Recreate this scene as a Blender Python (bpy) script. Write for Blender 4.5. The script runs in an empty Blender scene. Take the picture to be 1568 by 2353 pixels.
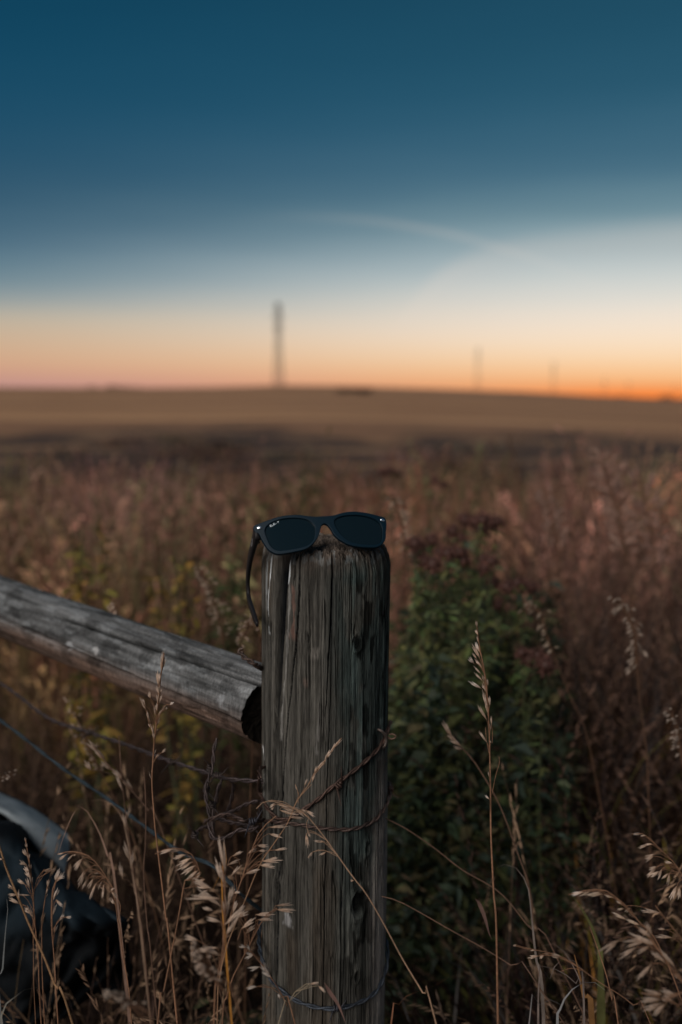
import bpy, math, random
import numpy as np
from mathutils import Vector

# ------------------------------------------------------------------ camera
scene = bpy.context.scene
PITCH = math.radians(7.25)
CAM = np.array([0.0, 0.0, 1.37])
RT = np.array([1.0, 0, 0])
FW = np.array([0, math.cos(PITCH), -math.sin(PITCH)])
UP = np.array([0, math.sin(PITCH), math.cos(PITCH)])
FPX = 35.0 / 24.0 * 1568.0            # focal length in 1568-wide pixels

cam_data = bpy.data.cameras.new("camera")
cam = bpy.data.objects.new("camera", cam_data)
scene.collection.objects.link(cam)
cam.location = CAM
cam.rotation_euler = (math.radians(90) - PITCH, 0, 0)
cam_data.sensor_fit = 'HORIZONTAL'
cam_data.sensor_width = 24.0
cam_data.lens = 35.0
cam_data.clip_start = 0.02
cam_data.clip_end = 9000
cam_data.dof.use_dof = True
cam_data.dof.focus_distance = 1.092
cam_data.dof.aperture_fstop = 2.5
scene.camera = cam

# ------------------------------------------------------------------ world
SUN_AZ = math.atan((1490 - 784) / FPX)        # the glow sits right of the post
SUN_EL = math.radians(-0.6)
world = bpy.data.worlds.new("World")
scene.world = world
world.use_nodes = True
wt = world.node_tree
wt.nodes.clear()


def s2l(c):
    return tuple(((v / 255) / 12.92 if v <= 10 else (((v / 255) + 0.055) / 1.055) ** 2.4) for v in c)


def wn(kind, **kw):
    n = wt.nodes.new(kind)
    for k, v in kw.items():
        setattr(n, k, v)
    return n


def wmath(op, a, b=None, clamp=False):
    n = wn('ShaderNodeMath', operation=op, use_clamp=clamp)
    for i, v in enumerate((a, b)):
        if v is None:
            continue
        if isinstance(v, (int, float)):
            n.inputs[i].default_value = v
        else:
            wt.links.new(v, n.inputs[i])
    return n.outputs[0]


def wramp(fac, stops, interp='B_SPLINE'):
    n = wn('ShaderNodeValToRGB')
    n.color_ramp.interpolation = interp
    el = n.color_ramp.elements
    while len(el) < len(stops):
        el.new(0.5)
    for e, (p, c) in zip(el, stops):
        e.position = p
        e.color = (*c, 1)
    wt.links.new(fac, n.inputs[0])
    return n.outputs[0]


tc = wn('ShaderNodeTexCoord')
sep = wn('ShaderNodeSeparateXYZ')
wt.links.new(tc.outputs['Generated'], sep.inputs[0])
X, Y, Z = sep.outputs
elev = wmath('ARCSINE', Z)                      # radians
elevd = wmath('MULTIPLY', elev, 180 / math.pi)
az = wmath('ARCTAN2', X, Y)
azd = wmath('MULTIPLY', az, 180 / math.pi)
# faint stretched cirrus bends the bands of the dusk sky
warp = wn('ShaderNodeCombineXYZ')
wt.links.new(wmath('MULTIPLY', azd, 0.05), warp.inputs[0])
wt.links.new(wmath('MULTIPLY', elevd, 0.35), warp.inputs[1])
cn = wn('ShaderNodeTexNoise')
cn.inputs['Scale'].default_value = 1.3
cn.inputs['Detail'].default_value = 3
cn.inputs['Roughness'].default_value = 0.45
wt.links.new(warp.outputs[0], cn.inputs['Vector'])
bend = wmath('MULTIPLY', wmath('SUBTRACT', cn.outputs['Fac'], 0.5), 1.1)
elevw = wmath('ADD', elevd, wmath('MULTIPLY', bend, wmath('MULTIPLY', elevd, 0.12, True)))
fac = wmath('DIVIDE', wmath('ADD', elevw, 1.0), 41.0, True)
left = [(-.5, (176, 138, 142)), (0.4, (196, 146, 134)), (1.2, (208, 162, 130)), (2.4, (202, 172, 142)), (3.6, (184, 174, 155)),
        (4.6, (140, 152, 154)), (5.8, (98, 128, 142)), (7.5, (66, 102, 124)), (10.0, (46, 84, 108)), (14, (24, 76, 104)),
        (20, (8, 62, 88)), (28, (12, 52, 78)), (40, (16, 44, 66))]
right = [(-.7, (240, 140, 76)), (0.0, (246, 172, 110)), (0.6, (250, 194, 140)), (1.4, (251, 213, 170)), (2.4, (250, 226, 198)), (3.4, (243, 227, 209)),
         (4.6, (226, 222, 212)), (6.0, (196, 206, 206)), (7.4, (158, 178, 184)), (9.2, (108, 140, 152)), (11.5, (68, 108, 130)), (15.5, (36, 86, 110)),
         (22, (26, 68, 90))]
lc = wramp(fac, [((e + 1) / 41, s2l(c)) for e, c in left], 'B_SPLINE')
rc = wramp(fac, [((e + 1) / 41, s2l(c)) for e, c in right], 'B_SPLINE')
azf = wn('ShaderNodeMapRange', interpolation_type='SMOOTHSTEP')
azf.inputs[1].default_value = -27
azf.inputs[2].default_value = 20
wt.links.new(azd, azf.inputs[0])
azb = wn('ShaderNodeMapRange', interpolation_type='SMOOTHSTEP')   # fades again well past the sun
azb.inputs[1].default_value = 110
azb.inputs[2].default_value = 45
wt.links.new(azd, azb.inputs[0])
azm = wmath('MULTIPLY', azf.outputs[0], azb.outputs[0])
mix = wn('ShaderNodeMix', data_type='RGBA')
wt.links.new(azm, mix.inputs[0])
wt.links.new(lc, mix.inputs[6])
wt.links.new(rc, mix.inputs[7])
# sun glow just at the horizon
da = wmath('SUBTRACT', azd, math.degrees(SUN_AZ))
g1 = wmath('ADD', wmath('POWER', wmath('DIVIDE', wmath('ABSOLUTE', da), 6.5), 2.0),
           wmath('POWER', wmath('DIVIDE', wmath('ABSOLUTE', wmath('ADD', elevd, 0.75)), 0.55), 2.0))
glow = wmath('POWER', math.e, wmath('MULTIPLY', g1, -1.0))
add = wn('ShaderNodeMix', data_type='RGBA')
wt.links.new(wmath('MULTIPLY', glow, 0.75, True), add.inputs[0])
wt.links.new(mix.outputs[2], add.inputs[6])
add.inputs[7].default_value = (1.0, 0.20, 0.012, 1)
# one thin fan of high cloud right of the pylon
lip = wmath('ADD', wmath('MULTIPLY', wmath('SUBTRACT', 1.0, wmath('POWER', math.e, wmath('DIVIDE', wmath('SUBTRACT', azd, 4.1), -3.2))), 3.7), 5.0)
wob_ = wmath('MULTIPLY', wmath('SUBTRACT', cn.outputs['Fac'], 0.5), 0.8)
dl = wmath('ADD', wmath('SUBTRACT', lip, elevd), wob_)
edge = wn('ShaderNodeMapRange', interpolation_type='SMOOTHSTEP')
edge.inputs[1].default_value = -0.5
edge.inputs[2].default_value = 0.9
wt.links.new(dl, edge.inputs[0])
body = wmath('MULTIPLY', edge.outputs[0], wmath('POWER', math.e, wmath('MULTIPLY', wmath('MAXIMUM', dl, 0.0), -0.33)))
arc_el = wmath('SUBTRACT', 9.25, wmath('MULTIPLY', wmath('POWER', wmath('ABSOLUTE', wmath('ADD', azd, 2.0)), 2.0), 0.0145))
da_ = wmath('DIVIDE', wmath('ADD', wmath('SUBTRACT', elevd, arc_el), wmath('MULTIPLY', wob_, 0.3)), 0.2)
arc_m = wmath('POWER', math.e, wmath('MULTIPLY', wmath('POWER', wmath('ABSOLUTE', da_), 2.0), -1.0))
win = wmath('POWER', math.e, wmath('MULTIPLY', wmath('POWER', wmath('DIVIDE', wmath('ABSOLUTE', wmath('SUBTRACT', azd, 6.0)), 6.5), 2.0), -1.0))
low = wn('ShaderNodeMapRange', interpolation_type='SMOOTHSTEP')
low.inputs[1].default_value = 2.2
low.inputs[2].default_value = 5.2
wt.links.new(elevd, low.inputs[0])
cloud = wmath('ADD', wmath('MULTIPLY', wmath('MULTIPLY', body, low.outputs[0]), wmath('MULTIPLY', cn.outputs['Fac'], 0.42)), wmath('MULTIPLY', wmath('MULTIPLY', arc_m, win), 0.12), True)
cl = wn('ShaderNodeMix', data_type='RGBA')
wt.links.new(cloud, cl.inputs[0])
wt.links.new(add.outputs[2], cl.inputs[6])
cl.inputs[7].default_value = (*s2l((240, 222, 208)), 1)
# physical sky added for the part of the dome above and behind the view
sky = wn('ShaderNodeTexSky', sky_type='NISHITA')
sky.sun_disc = False
sky.sun_elevation = math.radians(0.5)
sky.sun_rotation = SUN_AZ
sky.altitude = 900
SKY_K = 0.3
bg1 = wn('ShaderNodeBackground')
bg1.inputs['Strength'].default_value = 1.0
wt.links.new(cl.outputs[2], bg1.inputs['Color'])
bg2 = wn('ShaderNodeBackground')
bg2.inputs['Strength'].default_value = SKY_K
wt.links.new(sky.outputs[0], bg2.inputs['Color'])
hi = wn('ShaderNodeMapRange', interpolation_type='SMOOTHSTEP')
hi.inputs[1].default_value = 24
hi.inputs[2].default_value = 50
wt.links.new(elevd, hi.inputs[0])
ms = wn('ShaderNodeMixShader')
wt.links.new(wmath('MULTIPLY', hi.outputs[0], 0.6), ms.inputs[0])
wt.links.new(bg1.outputs[0], ms.inputs[1])
wt.links.new(bg2.outputs[0], ms.inputs[2])
wo = wn('ShaderNodeOutputWorld')
wt.links.new(ms.outputs[0], wo.inputs[0])

# soft fill lamp added behind the camera on the left; real sun is down ahead
fill_sun_data = bpy.data.lights.new("fill_sun", 'SUN')
fill_sun_data.energy = 2.7
fill_sun_data.angle = math.radians(40)
fill_sun_data.color = (1.0, 0.91, 0.84)
fill_sun = bpy.data.objects.new("fill_sun", fill_sun_data)
scene.collection.objects.link(fill_sun)
LEL, LAZ = math.radians(32), math.radians(-150)
sd = Vector((math.sin(LAZ) * math.cos(LEL), math.cos(LAZ) * math.cos(LEL), math.sin(LEL)))
fill_sun.rotation_euler = sd.to_track_quat('Z', 'Y').to_euler()
fill_sun.location = (20, 30, 20)

vs = scene.view_settings
vs.view_transform = 'Standard'
vs.look = 'None'
vs.exposure = 0.0
vs.gamma = 1.0
scene.cycles.max_bounces = 6
scene.cycles.transparent_max_bounces = 6


# ------------------------------------------------------------------ helpers
def P(px, py, d):
    """world point seen at pixel (1568-wide frame) at depth d metres along the view axis"""
    return CAM + d * (RT * (px - 784) / FPX + UP * (1176.5 - py) / FPX + FW)


def zoom(x0, y0, sc):
    def f(x, y):
        return ((x0 + x / sc) * 1568 / 2730, (y0 + y / sc) * 1568 / 2730)
    return f


def hash2(ix, iy, seed):
    ix = ix.astype(np.int64); iy = iy.astype(np.int64)
    n = (ix * 374761393 + iy * 668265263 + seed * 1274126177) & 0xffffffff
    n = ((n ^ (n >> 13)) * 1274126177) & 0xffffffff
    n = n ^ (n >> 16)
    return (n & 0xffffff) / float(0xffffff)


def vnoise(x, y, seed=0):
    x = np.asarray(x, float); y = np.asarray(y, float)
    x, y = np.broadcast_arrays(x, y)
    ix = np.floor(x); iy = np.floor(y)
    fx = x - ix; fy = y - iy
    fx = fx * fx * (3 - 2 * fx); fy = fy * fy * (3 - 2 * fy)
    a = hash2(ix, iy, seed); b = hash2(ix + 1, iy, seed)
    c = hash2(ix, iy + 1, seed); d = hash2(ix + 1, iy + 1, seed)
    return (a * (1 - fx) + b * fx) * (1 - fy) + (c * (1 - fx) + d * fx) * fy


def fbm(x, y, seed=0, octv=4, gain=0.5):
    s = 0; a = 1.0; t = 0
    for o in range(octv):
        s = s + a * vnoise(np.asarray(x) * 2 ** o, np.asarray(y) * 2 ** o, seed + o * 17)
        t += a; a *= gain
    return s / t


def sstep(a, b, x):
    t = np.clip((x - a) / (b - a), 0, 1)
    return t * t * (3 - 2 * t)


def spline(pts, n):
    p = np.array(pts, float)
    if len(p) == 2:
        t = np.linspace(0, 1, n)[:, None]
        return p[0] * (1 - t) + p[1] * t
    q = np.vstack([2 * p[0] - p[1], p, 2 * p[-1] - p[-2]])
    seg = np.r_[0, np.cumsum(np.linalg.norm(np.diff(p[:, :3], axis=0), axis=1))]
    s = np.linspace(0, seg[-1], n)
    out = []
    for v in s:
        i = min(np.searchsorted(seg, v, side='right') - 1, len(p) - 2)
        t = (v - seg[i]) / max(seg[i + 1] - seg[i], 1e-9)
        a, b, c, d = q[i], q[i + 1], q[i + 2], q[i + 3]
        out.append(0.5 * ((2 * b) + (-a + c) * t + (2 * a - 5 * b + 4 * c - d) * t ** 2 + (-a + 3 * b - 3 * c + d) * t ** 3))
    return np.array(out)


def unit(v):
    v = np.asarray(v, float)
    return v / np.maximum(np.linalg.norm(v, axis=-1, keepdims=True), 1e-12)


class MB:
    """collects all-quad geometry with a tint per vertex"""
    def __init__(self):
        self.v = []; self.f = []; self.c = []; self.n = 0

    def add(self, v, f, c):
        v = np.asarray(v, float); f = np.asarray(f, int)
        c = np.asarray(c, float)
        if c.ndim == 1:
            c = np.tile(c, (len(v), 1))
        self.v.append(v); self.f.append(f + self.n); self.c.append(c)
        self.n += len(v)

    def grid(self, pts, c, closed=False):
        a, b = pts.shape[:2]
        idx = np.arange(a * b).reshape(a, b)
        if closed:
            i0 = idx[:-1]; i1 = idx[1:]
            j = np.roll(np.arange(b), -1)
            f = np.stack([i0, i0[:, j], i1[:, j], i1], -1).reshape(-1, 4)
        else:
            f = np.stack([idx[:-1, :-1], idx[:-1, 1:], idx[1:, 1:], idx[1:, :-1]], -1).reshape(-1, 4)
        c = np.asarray(c, float)
        if c.ndim == 2 and len(c) == a:
            c = np.repeat(c, b, axis=0)
        elif c.ndim == 3:
            c = c.reshape(-1, 3)
        self.add(pts.reshape(-1, 3), f, c)

    def tube(self, pts, rad, c, k=4):
        pts = np.asarray(pts, float)
        n = len(pts)
        rad = np.broadcast_to(np.asarray(rad, float), (n,))
        t = unit(np.gradient(pts, axis=0))
        m = unit(t.mean(0) + 1e-6)
        ref = np.array([0.13, 0.2, 1.0]) if abs(m[2]) < 0.8 else np.array([1.0, 0.15, 0.1])
        s = unit(np.cross(t, ref)); u = np.cross(s, t)
        a = np.arange(k) * 2 * math.pi / k
        ring = pts[:, None] + rad[:, None, None] * (np.cos(a)[None, :, None] * s[:, None] + np.sin(a)[None, :, None] * u[:, None])
        self.grid(ring, c, closed=True)

    def blade(self, pts, width, side, c, fold=0.25):
        pts = np.asarray(pts, float)
        n = len(pts)
        t = unit(np.gradient(pts, axis=0))
        side = np.asarray(side, float)
        s = unit(side - t * np.sum(t * side, axis=1, keepdims=True))
        u = np.cross(s, t)
        w = np.broadcast_to(np.asarray(width, float), (n,))[:, None] * 0.5
        g = np.stack([pts - s * w, pts + u * w * fold, pts + s * w], 1)
        self.grid(g, c)

    def spindle(self, b, t, w, c0, c1, k=5, prof=None):
        b = np.asarray(b, float); t = np.asarray(t, float)
        s = np.array([0, .12, .3, .55, .8, 1.0])
        p = np.array([.12, .55, 1, .85, .42, .04]) if prof is None else prof
        pts = b + (t - b) * s[:, None]
        col = np.asarray(c0) * (1 - s[:, None]) + np.asarray(c1) * s[:, None]
        self.tube(pts, p * w * 0.5, col, k)

    def arrays(self):
        return np.concatenate(self.v), np.concatenate(self.f), np.concatenate(self.c)

    def build(self, name, mat, parent=None, origin=None, smooth=True):
        v, f, c = self.arrays()
        return mesh_obj(name, v, f, c, mat, parent, origin, smooth)


def mesh_obj(name, v, f, c, mat, parent=None, origin=None, smooth=True):
    me = bpy.data.meshes.new(name)
    if parent is not None:
        org = np.array(parent['org'])
    else:
        org = np.zeros(3) if origin is None else np.asarray(origin, float)
    v = v - org
    k = f.shape[1]
    me.vertices.add(len(v)); me.vertices.foreach_set('co', v.astype(np.float32).ravel())
    me.loops.add(len(f) * k); me.loops.foreach_set('vertex_index', f.astype(np.int32).ravel())
    me.polygons.add(len(f))
    me.polygons.foreach_set('loop_start', np.arange(0, len(f) * k, k, dtype=np.int32))
    me.polygons.foreach_set('use_smooth', np.full(len(f), smooth))
    me.update(calc_edges=True)
    if c is not None:
        at = me.color_attributes.new('tint', 'FLOAT_COLOR', 'POINT')
        at.data.foreach_set('color', np.c_[c, np.ones(len(c))].astype(np.float32).ravel())
    me.materials.append(mat)
    o = bpy.data.objects.new(name, me)
    scene.collection.objects.link(o)
    if parent is not None:
        o.parent = parent
    else:
        o.location = org
    o['org'] = [float(x) for x in org]
    return o


def thing(name, label, cat, loc, group=None):
    o = bpy.data.objects.new(name, None)
    o.empty_display_size = 0.05
    scene.collection.objects.link(o)
    o.location = loc
    o['org'] = [float(x) for x in loc]
    return tag(o, label, cat, group)


def tag(o, label=None, cat=None, group=None, kind=None):
    if label: o['label'] = label
    if cat: o['category'] = cat
    if group: o['group'] = group
    if kind: o['kind'] = kind
    return o


# ------------------------------------------------------------------ materials
def new_mat(name):
    m = bpy.data.materials.new(name)
    m.use_nodes = True
    nt = m.node_tree
    nt.nodes.clear()
    out = nt.nodes.new('ShaderNodeOutputMaterial')
    return m, nt, out


def tint_mat(name, rough=0.75, transl=0.0, spec=0.25, nscale=60, namt=0.35, bump=0.0, bscale=300, stretch=(1, 1, 1), metal=0.0, sheen=0.0):
    m, nt, out = new_mat(name)
    at = nt.nodes.new('ShaderNodeAttribute'); at.attribute_name = 'tint'
    co = nt.nodes.new('ShaderNodeTexCoord')
    mp = nt.nodes.new('ShaderNodeMapping'); mp.inputs['Scale'].default_value = stretch
    nt.links.new(co.outputs['Object'], mp.inputs[0])
    no = nt.nodes.new('ShaderNodeTexNoise'); no.inputs['Scale'].default_value = nscale
    no.inputs['Detail'].default_value = 5; no.inputs['Roughness'].default_value = 0.65
    nt.links.new(mp.outputs[0], no.inputs['Vector'])
    mr = nt.nodes.new('ShaderNodeMapRange')
    mr.inputs[1].default_value = 0.3; mr.inputs[2].default_value = 0.7
    mr.inputs[3].default_value = 1 - namt; mr.inputs[4].default_value = 1 + namt
    nt.links.new(no.outputs['Fac'], mr.inputs[0])
    mu = nt.nodes.new('ShaderNodeVectorMath'); mu.operation = 'SCALE'
    nt.links.new(at.outputs['Color'], mu.inputs[0]); nt.links.new(mr.outputs[0], mu.inputs['Scale'])
    bs = nt.nodes.new('ShaderNodeBsdfPrincipled')
    bs.inputs['Roughness'].default_value = rough
    bs.inputs['Specular IOR Level'].default_value = spec
    bs.inputs['Metallic'].default_value = metal
    if sheen:
        bs.inputs['Sheen Weight'].default_value = sheen
    nt.links.new(mu.outputs[0], bs.inputs['Base Color'])
    if bump:
        n2 = nt.nodes.new('ShaderNodeTexNoise'); n2.inputs['Scale'].default_value = bscale
        n2.inputs['Detail'].default_value = 6; n2.inputs['Roughness'].default_value = 0.7
        nt.links.new(mp.outputs[0], n2.inputs['Vector'])
        bp = nt.nodes.new('ShaderNodeBump'); bp.inputs['Strength'].default_value = bump
        bp.inputs['Distance'].default_value = 0.002
        nt.links.new(n2.outputs['Fac'], bp.inputs['Height'])
        nt.links.new(bp.outputs[0], bs.inputs['Normal'])
    if transl:
        tr = nt.nodes.new('ShaderNodeBsdfTranslucent')
        nt.links.new(mu.outputs[0], tr.inputs['Color'])
        mx = nt.nodes.new('ShaderNodeMixShader'); mx.inputs[0].default_value = transl
        nt.links.new(bs.outputs[0], mx.inputs[1]); nt.links.new(tr.outputs[0], mx.inputs[2])
        nt.links.new(mx.outputs[0], out.inputs[0])
    else:
        nt.links.new(bs.outputs[0], out.inputs[0])
    return m


M_GRASS = tint_mat('dry_grass', 0.7, 0.28, 0.2, nscale=40, namt=0.3)
M_STRAW = tint_mat('straw', 0.6, 0.15, 0.3, nscale=350, namt=0.35, bump=0.4, bscale=700)
M_LEAF = tint_mat('leaf', 0.6, 0.25, 0.35, nscale=50, namt=0.35)
M_WOOD = tint_mat('weathered_wood', 0.92, 0, 0.06, nscale=420, namt=0.5, bump=1.0, bscale=900, stretch=(1, 1, 0.10))
M_END = tint_mat('end_grain', 0.95, 0, 0.1, nscale=300, namt=0.4, bump=1.0, bscale=600)
M_WIRE = tint_mat('rusty_wire', 0.42, 0, 0.5, nscale=500, namt=0.5, bump=0.5, bscale=900, metal=0.55)
M_TARP = tint_mat('blue_tarp', 0.8, 0, 0.15, nscale=25, namt=0.25, bump=0.3, bscale=60)
M_STEEL = tint_mat('galvanised_steel', 0.6, 0, 0.4, nscale=2, namt=0.2)
M_PLASTIC = tint_mat('matte_frame', 0.5, 0, 0.2, nscale=900, namt=0.06)
M_SILVER = tint_mat('silver_metal', 0.25, 0, 0.5, nscale=300, namt=0.1, metal=1.0)
M_PRINT = tint_mat('white_print', 0.5, 0, 0.4, nscale=300, namt=0.05)

# ground
M_GROUND, nt, out = new_mat('field_ground')
geo = nt.nodes.new('ShaderNodeNewGeometry')
sp = nt.nodes.new('ShaderNodeSeparateXYZ'); nt.links.new(geo.outputs['Position'], sp.inputs[0])


def gm(op, a, b=None, clamp=False):
    n = nt.nodes.new('ShaderNodeMath'); n.operation = op; n.use_clamp = clamp
    for i, v in enumerate((a, b)):
        if v is None: continue
        if isinstance(v, (int, float)): n.inputs[i].default_value = v
        else: nt.links.new(v, n.inputs[i])
    return n.outputs[0]


def gnoise(scale, sx=1, sy=1, det=4, rough=0.6):
    mp = nt.nodes.new('ShaderNodeMapping'); mp.inputs['Scale'].default_value = (sx, sy, 0)
    nt.links.new(geo.outputs['Position'], mp.inputs[0])
    n = nt.nodes.new('ShaderNodeTexNoise'); n.inputs['Scale'].default_value = scale
    n.inputs['Detail'].default_value = det; n.inputs['Roughness'].default_value = rough
    nt.links.new(mp.outputs[0], n.inputs['Vector'])
    return n.outputs['Fac']


def gmix(f, a, b):
    m = nt.nodes.new('ShaderNodeMix'); m.data_type = 'RGBA'
    nt.links.new(f, m.inputs[0])
    for i, v in ((6, a), (7, b)):
        if isinstance(v, tuple): m.inputs[i].default_value = (*v, 1)
        else: nt.links.new(v, m.inputs[i])
    return m.outputs[2]


def gss(x, a, b):
    m = nt.nodes.new('ShaderNodeMapRange'); m.interpolation_type = 'SMOOTHSTEP'
    m.inputs[1].default_value = a; m.inputs[2].default_value = b
    nt.links.new(x, m.inputs[0])
    return m.outputs[0]


yy = sp.outputs['Y']
yn = gm('ADD', yy, gm('MULTIPLY', gm('SUBTRACT', gnoise(0.16, 1, 0.35, 4), 0.5), 48))
stub = gmix(gss(gnoise(0.5, 0.12, 1.0, 5), 0.35, 0.65), (0.30, 0.155, 0.078), (0.58, 0.34, 0.18))
stub = gmix(gss(gnoise(0.05, 0.12, 1.0, 4), 0.42, 0.60), stub, (0.25, 0.135, 0.082))
stub = gmix(gss(gnoise(9.0, 1, 1, 3), 0.5, 0.75), stub, (0.22, 0.14, 0.08))
dark = gmix(gss(gnoise(1.1, 0.5, 1.0, 5), 0.42, 0.66), (0.040, 0.030, 0.030), (0.13, 0.085, 0.06))
xx_ = sp.outputs['X']
yn = gm('ADD', yn, gm('ADD', gm('MULTIPLY', xx_, 0.45), gm('MULTIPLY', gss(xx_, -6.0, -11.0), 9.0)))
dark = gmix(gss(gnoise(0.45, 0.5, 1.0, 4), 0.50, 0.60), dark, (0.24, 0.145, 0.085))
col = gmix(gss(yn, 24, 36), dark, stub)
soil = gmix(gss(gnoise(6, 1, 1, 5), 0.4, 0.7), (0.018, 0.013, 0.010), (0.05, 0.032, 0.02))
col = gmix(gss(yn, 6, 11), soil, col)
bs = nt.nodes.new('ShaderNodeBsdfPrincipled'); bs.inputs['Roughness'].default_value = 0.95
bs.inputs['Specular IOR Level'].default_value = 0.1
nt.links.new(col, bs.inputs['Base Color'])
bp = nt.nodes.new('ShaderNodeBump'); bp.inputs['Strength'].default_value = 0.6; bp.inputs['Distance'].default_value = 0.08
nt.links.new(gnoise(5, 1, 1, 6, 0.7), bp.inputs['Height'])
nt.links.new(bp.outputs[0], bs.inputs['Normal'])
nt.links.new(bs.outputs[0], out.inputs[0])

# ------------------------------------------------------------------ terrain
HX = np.array([-1400, -400, 0, 300, 500, 640, 784, 1000, 1200, 1350, 1568, 2200, 3000])
HY = np.array([884, 890, 889, 891, 889, 885, 886.5, 893, 900, 908, 916, 918, 905])
HAZ = np.arctan((HX - 784) / FPX)
HEL = np.arctan((1176.5 - HY) / FPX) - PITCH
RC = 350.0


def ground_z(x, y):
    x = np.asarray(x, float); y = np.asarray(y, float)
    r = np.hypot(x, y)
    a = np.arctan2(x, y)
    e = np.interp(a, HAZ, HEL)
    near = 1.37 * np.minimum(r / RC, 1) ** 2.5 + np.minimum(r, RC) * np.tan(e) * sstep(5, 60, r)
    far = np.maximum(r - RC, 0) * (np.tan(e) - 0.006)
    bumps = 0.03 * (fbm(x * 1.2, y * 1.2, 5, 3) - 0.5) * sstep(1, 3, r) * (r < 80)
    return near + far + bumps


th = np.linspace(-math.pi, math.pi, 361)
th = np.sort(np.r_[th[:-1], np.linspace(-0.5, 0.5, 240)])
rr = np.r_[np.linspace(0.05, 3, 16), np.geomspace(3.4, 340, 80), np.geomspace(345, 365, 6), np.geomspace(400, 6000, 12)]
tg, rg = np.meshgrid(th, rr)
gx, gy = rg * np.sin(tg), rg * np.cos(tg)
gp = np.stack([gx, gy, ground_z(gx, gy)], -1)
mb = MB(); mb.grid(gp[:, ::-1], (1, 1, 1), closed=True)
g = mb.build('ground', M_GROUND)
tag(g, kind='structure')

# ------------------------------------------------------------------ pylons on the skyline
STEEL = (0.06, 0.065, 0.07)


def pylon_mesh(h, k=1.0):
    parts = {}
    hb = 0.052 * h; ht = 0.026 * h
    def hw(z): return hb + (ht - hb) * min(1, (z / h) / 0.62) if z < 0.62 * h else ht
    legs = []
    for sx in (-1, 1):
        for sy in (-1, 1):
            m = MB()
            zs = np.array([0, .62 * h, h * 0.97])
            pts = np.array([[sx * hw(z), sy * hw(z), z] for z in zs])
            m.tube(pts, 0.0065 * h * k, STEEL, 4); legs.append(m)
    br = MB()
    zs = np.linspace(0, .62 * h, 9)
    zs = np.r_[zs, np.linspace(.62 * h, .97 * h, 8)[1:]]
    for i in range(len(zs) - 1):
        a, b = zs[i], zs[i + 1]
        for (ax, s) in ((0, -1), (0, 1), (1, -1), (1, 1)):
            for q in (-1, 1):
                p0 = [q * hw(a), s * hw(a), a]; p1 = [-q * hw(b), s * hw(b), b]
                if ax: p0 = [p0[1], p0[0], a]; p1 = [p1[1], p1[0], b]
                br.tube(np.array([p0, p1]), 0.0032 * h * k, STEEL, 4)
    arms = []
    for z, w in ((.975, .04), (.83, .075), (.70, .06)):
        m = MB()
        for s in (-1, 1):
            tip = [s * w * h, 0, z * h]
            for q in (-1, 1):
                m.tube(np.array([[s * ht * .5, q * ht, z * h], tip]), 0.006 * h * k, STEEL, 4)
            m.tube(np.array([[s * ht, 0, (z + .03) * h], tip]), 0.006 * h * k, STEEL, 4)
            m.tube(np.array([tip, [s * w * h, 0, (z - .05) * h]]), 0.005 * h * k, STEEL, 4)
        m.tube(np.array([[-w * h, 0, z * h], [w * h, 0, z * h]]), 0.008 * h * k, STEEL, 4)
        arms.append(m)
    cap = MB(); cap.tube(np.array([[0, 0, .96 * h], [0, 0, h]]), 0.02 * h, STEEL, 6)
    return legs, br, arms, cap


def pylon(px, ytop, r, label, n_arms=3):
    thick = .6 if r < 400 else .3
    a = math.atan((px - 784) / FPX)
    x, y = r * math.sin(a), r * math.cos(a)
    zg = float(ground_z(x, y))
    # depth along the view axis for elevation of the top
    yd = y * math.cos(PITCH)
    t = (1176.5 - ytop) / FPX
    zt = 1.37 + y * math.tan(math.atan(t * 1.0) - PITCH)
    h = zt - zg
    e = thing('lattice_pylon', label, 'pylon', (x, y, zg), 'pylons along the skyline')
    e['org'] = [0.0, 0.0, 0.0]
    legs, br, arms, cap = pylon_mesh(h, thick)
    for m in legs: m.build('leg', M_STEEL, e)
    br.build('lattice', M_STEEL, e)
    for m in arms[:n_arms]: m.build('crossarm', M_STEEL, e)
    cap.build('mast_cap', M_STEEL, e)
    e.rotation_euler.z = 0.45


pylon(642, 696, 345, 'tallest lattice pylon standing alone on the hill crest, left of the sunglasses')
pylon(1095, 800, 690, 'middle-sized faint pylon on the skyline, between the tall one and the small one')
pylon(1268, 832, 980, 'small faint pylon on the skyline just right of the middle-sized one')
pylon(1385, 868, 1500, 'tiny pylon low against the orange glow, nearest the small faint pylon')
pylon(1440, 876, 1750, 'tiny pylon in the brightest orange glow, second from the right edge')
pylon(1545, 884, 2100, 'tiniest pylon at the far right end of the skyline')


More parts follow.
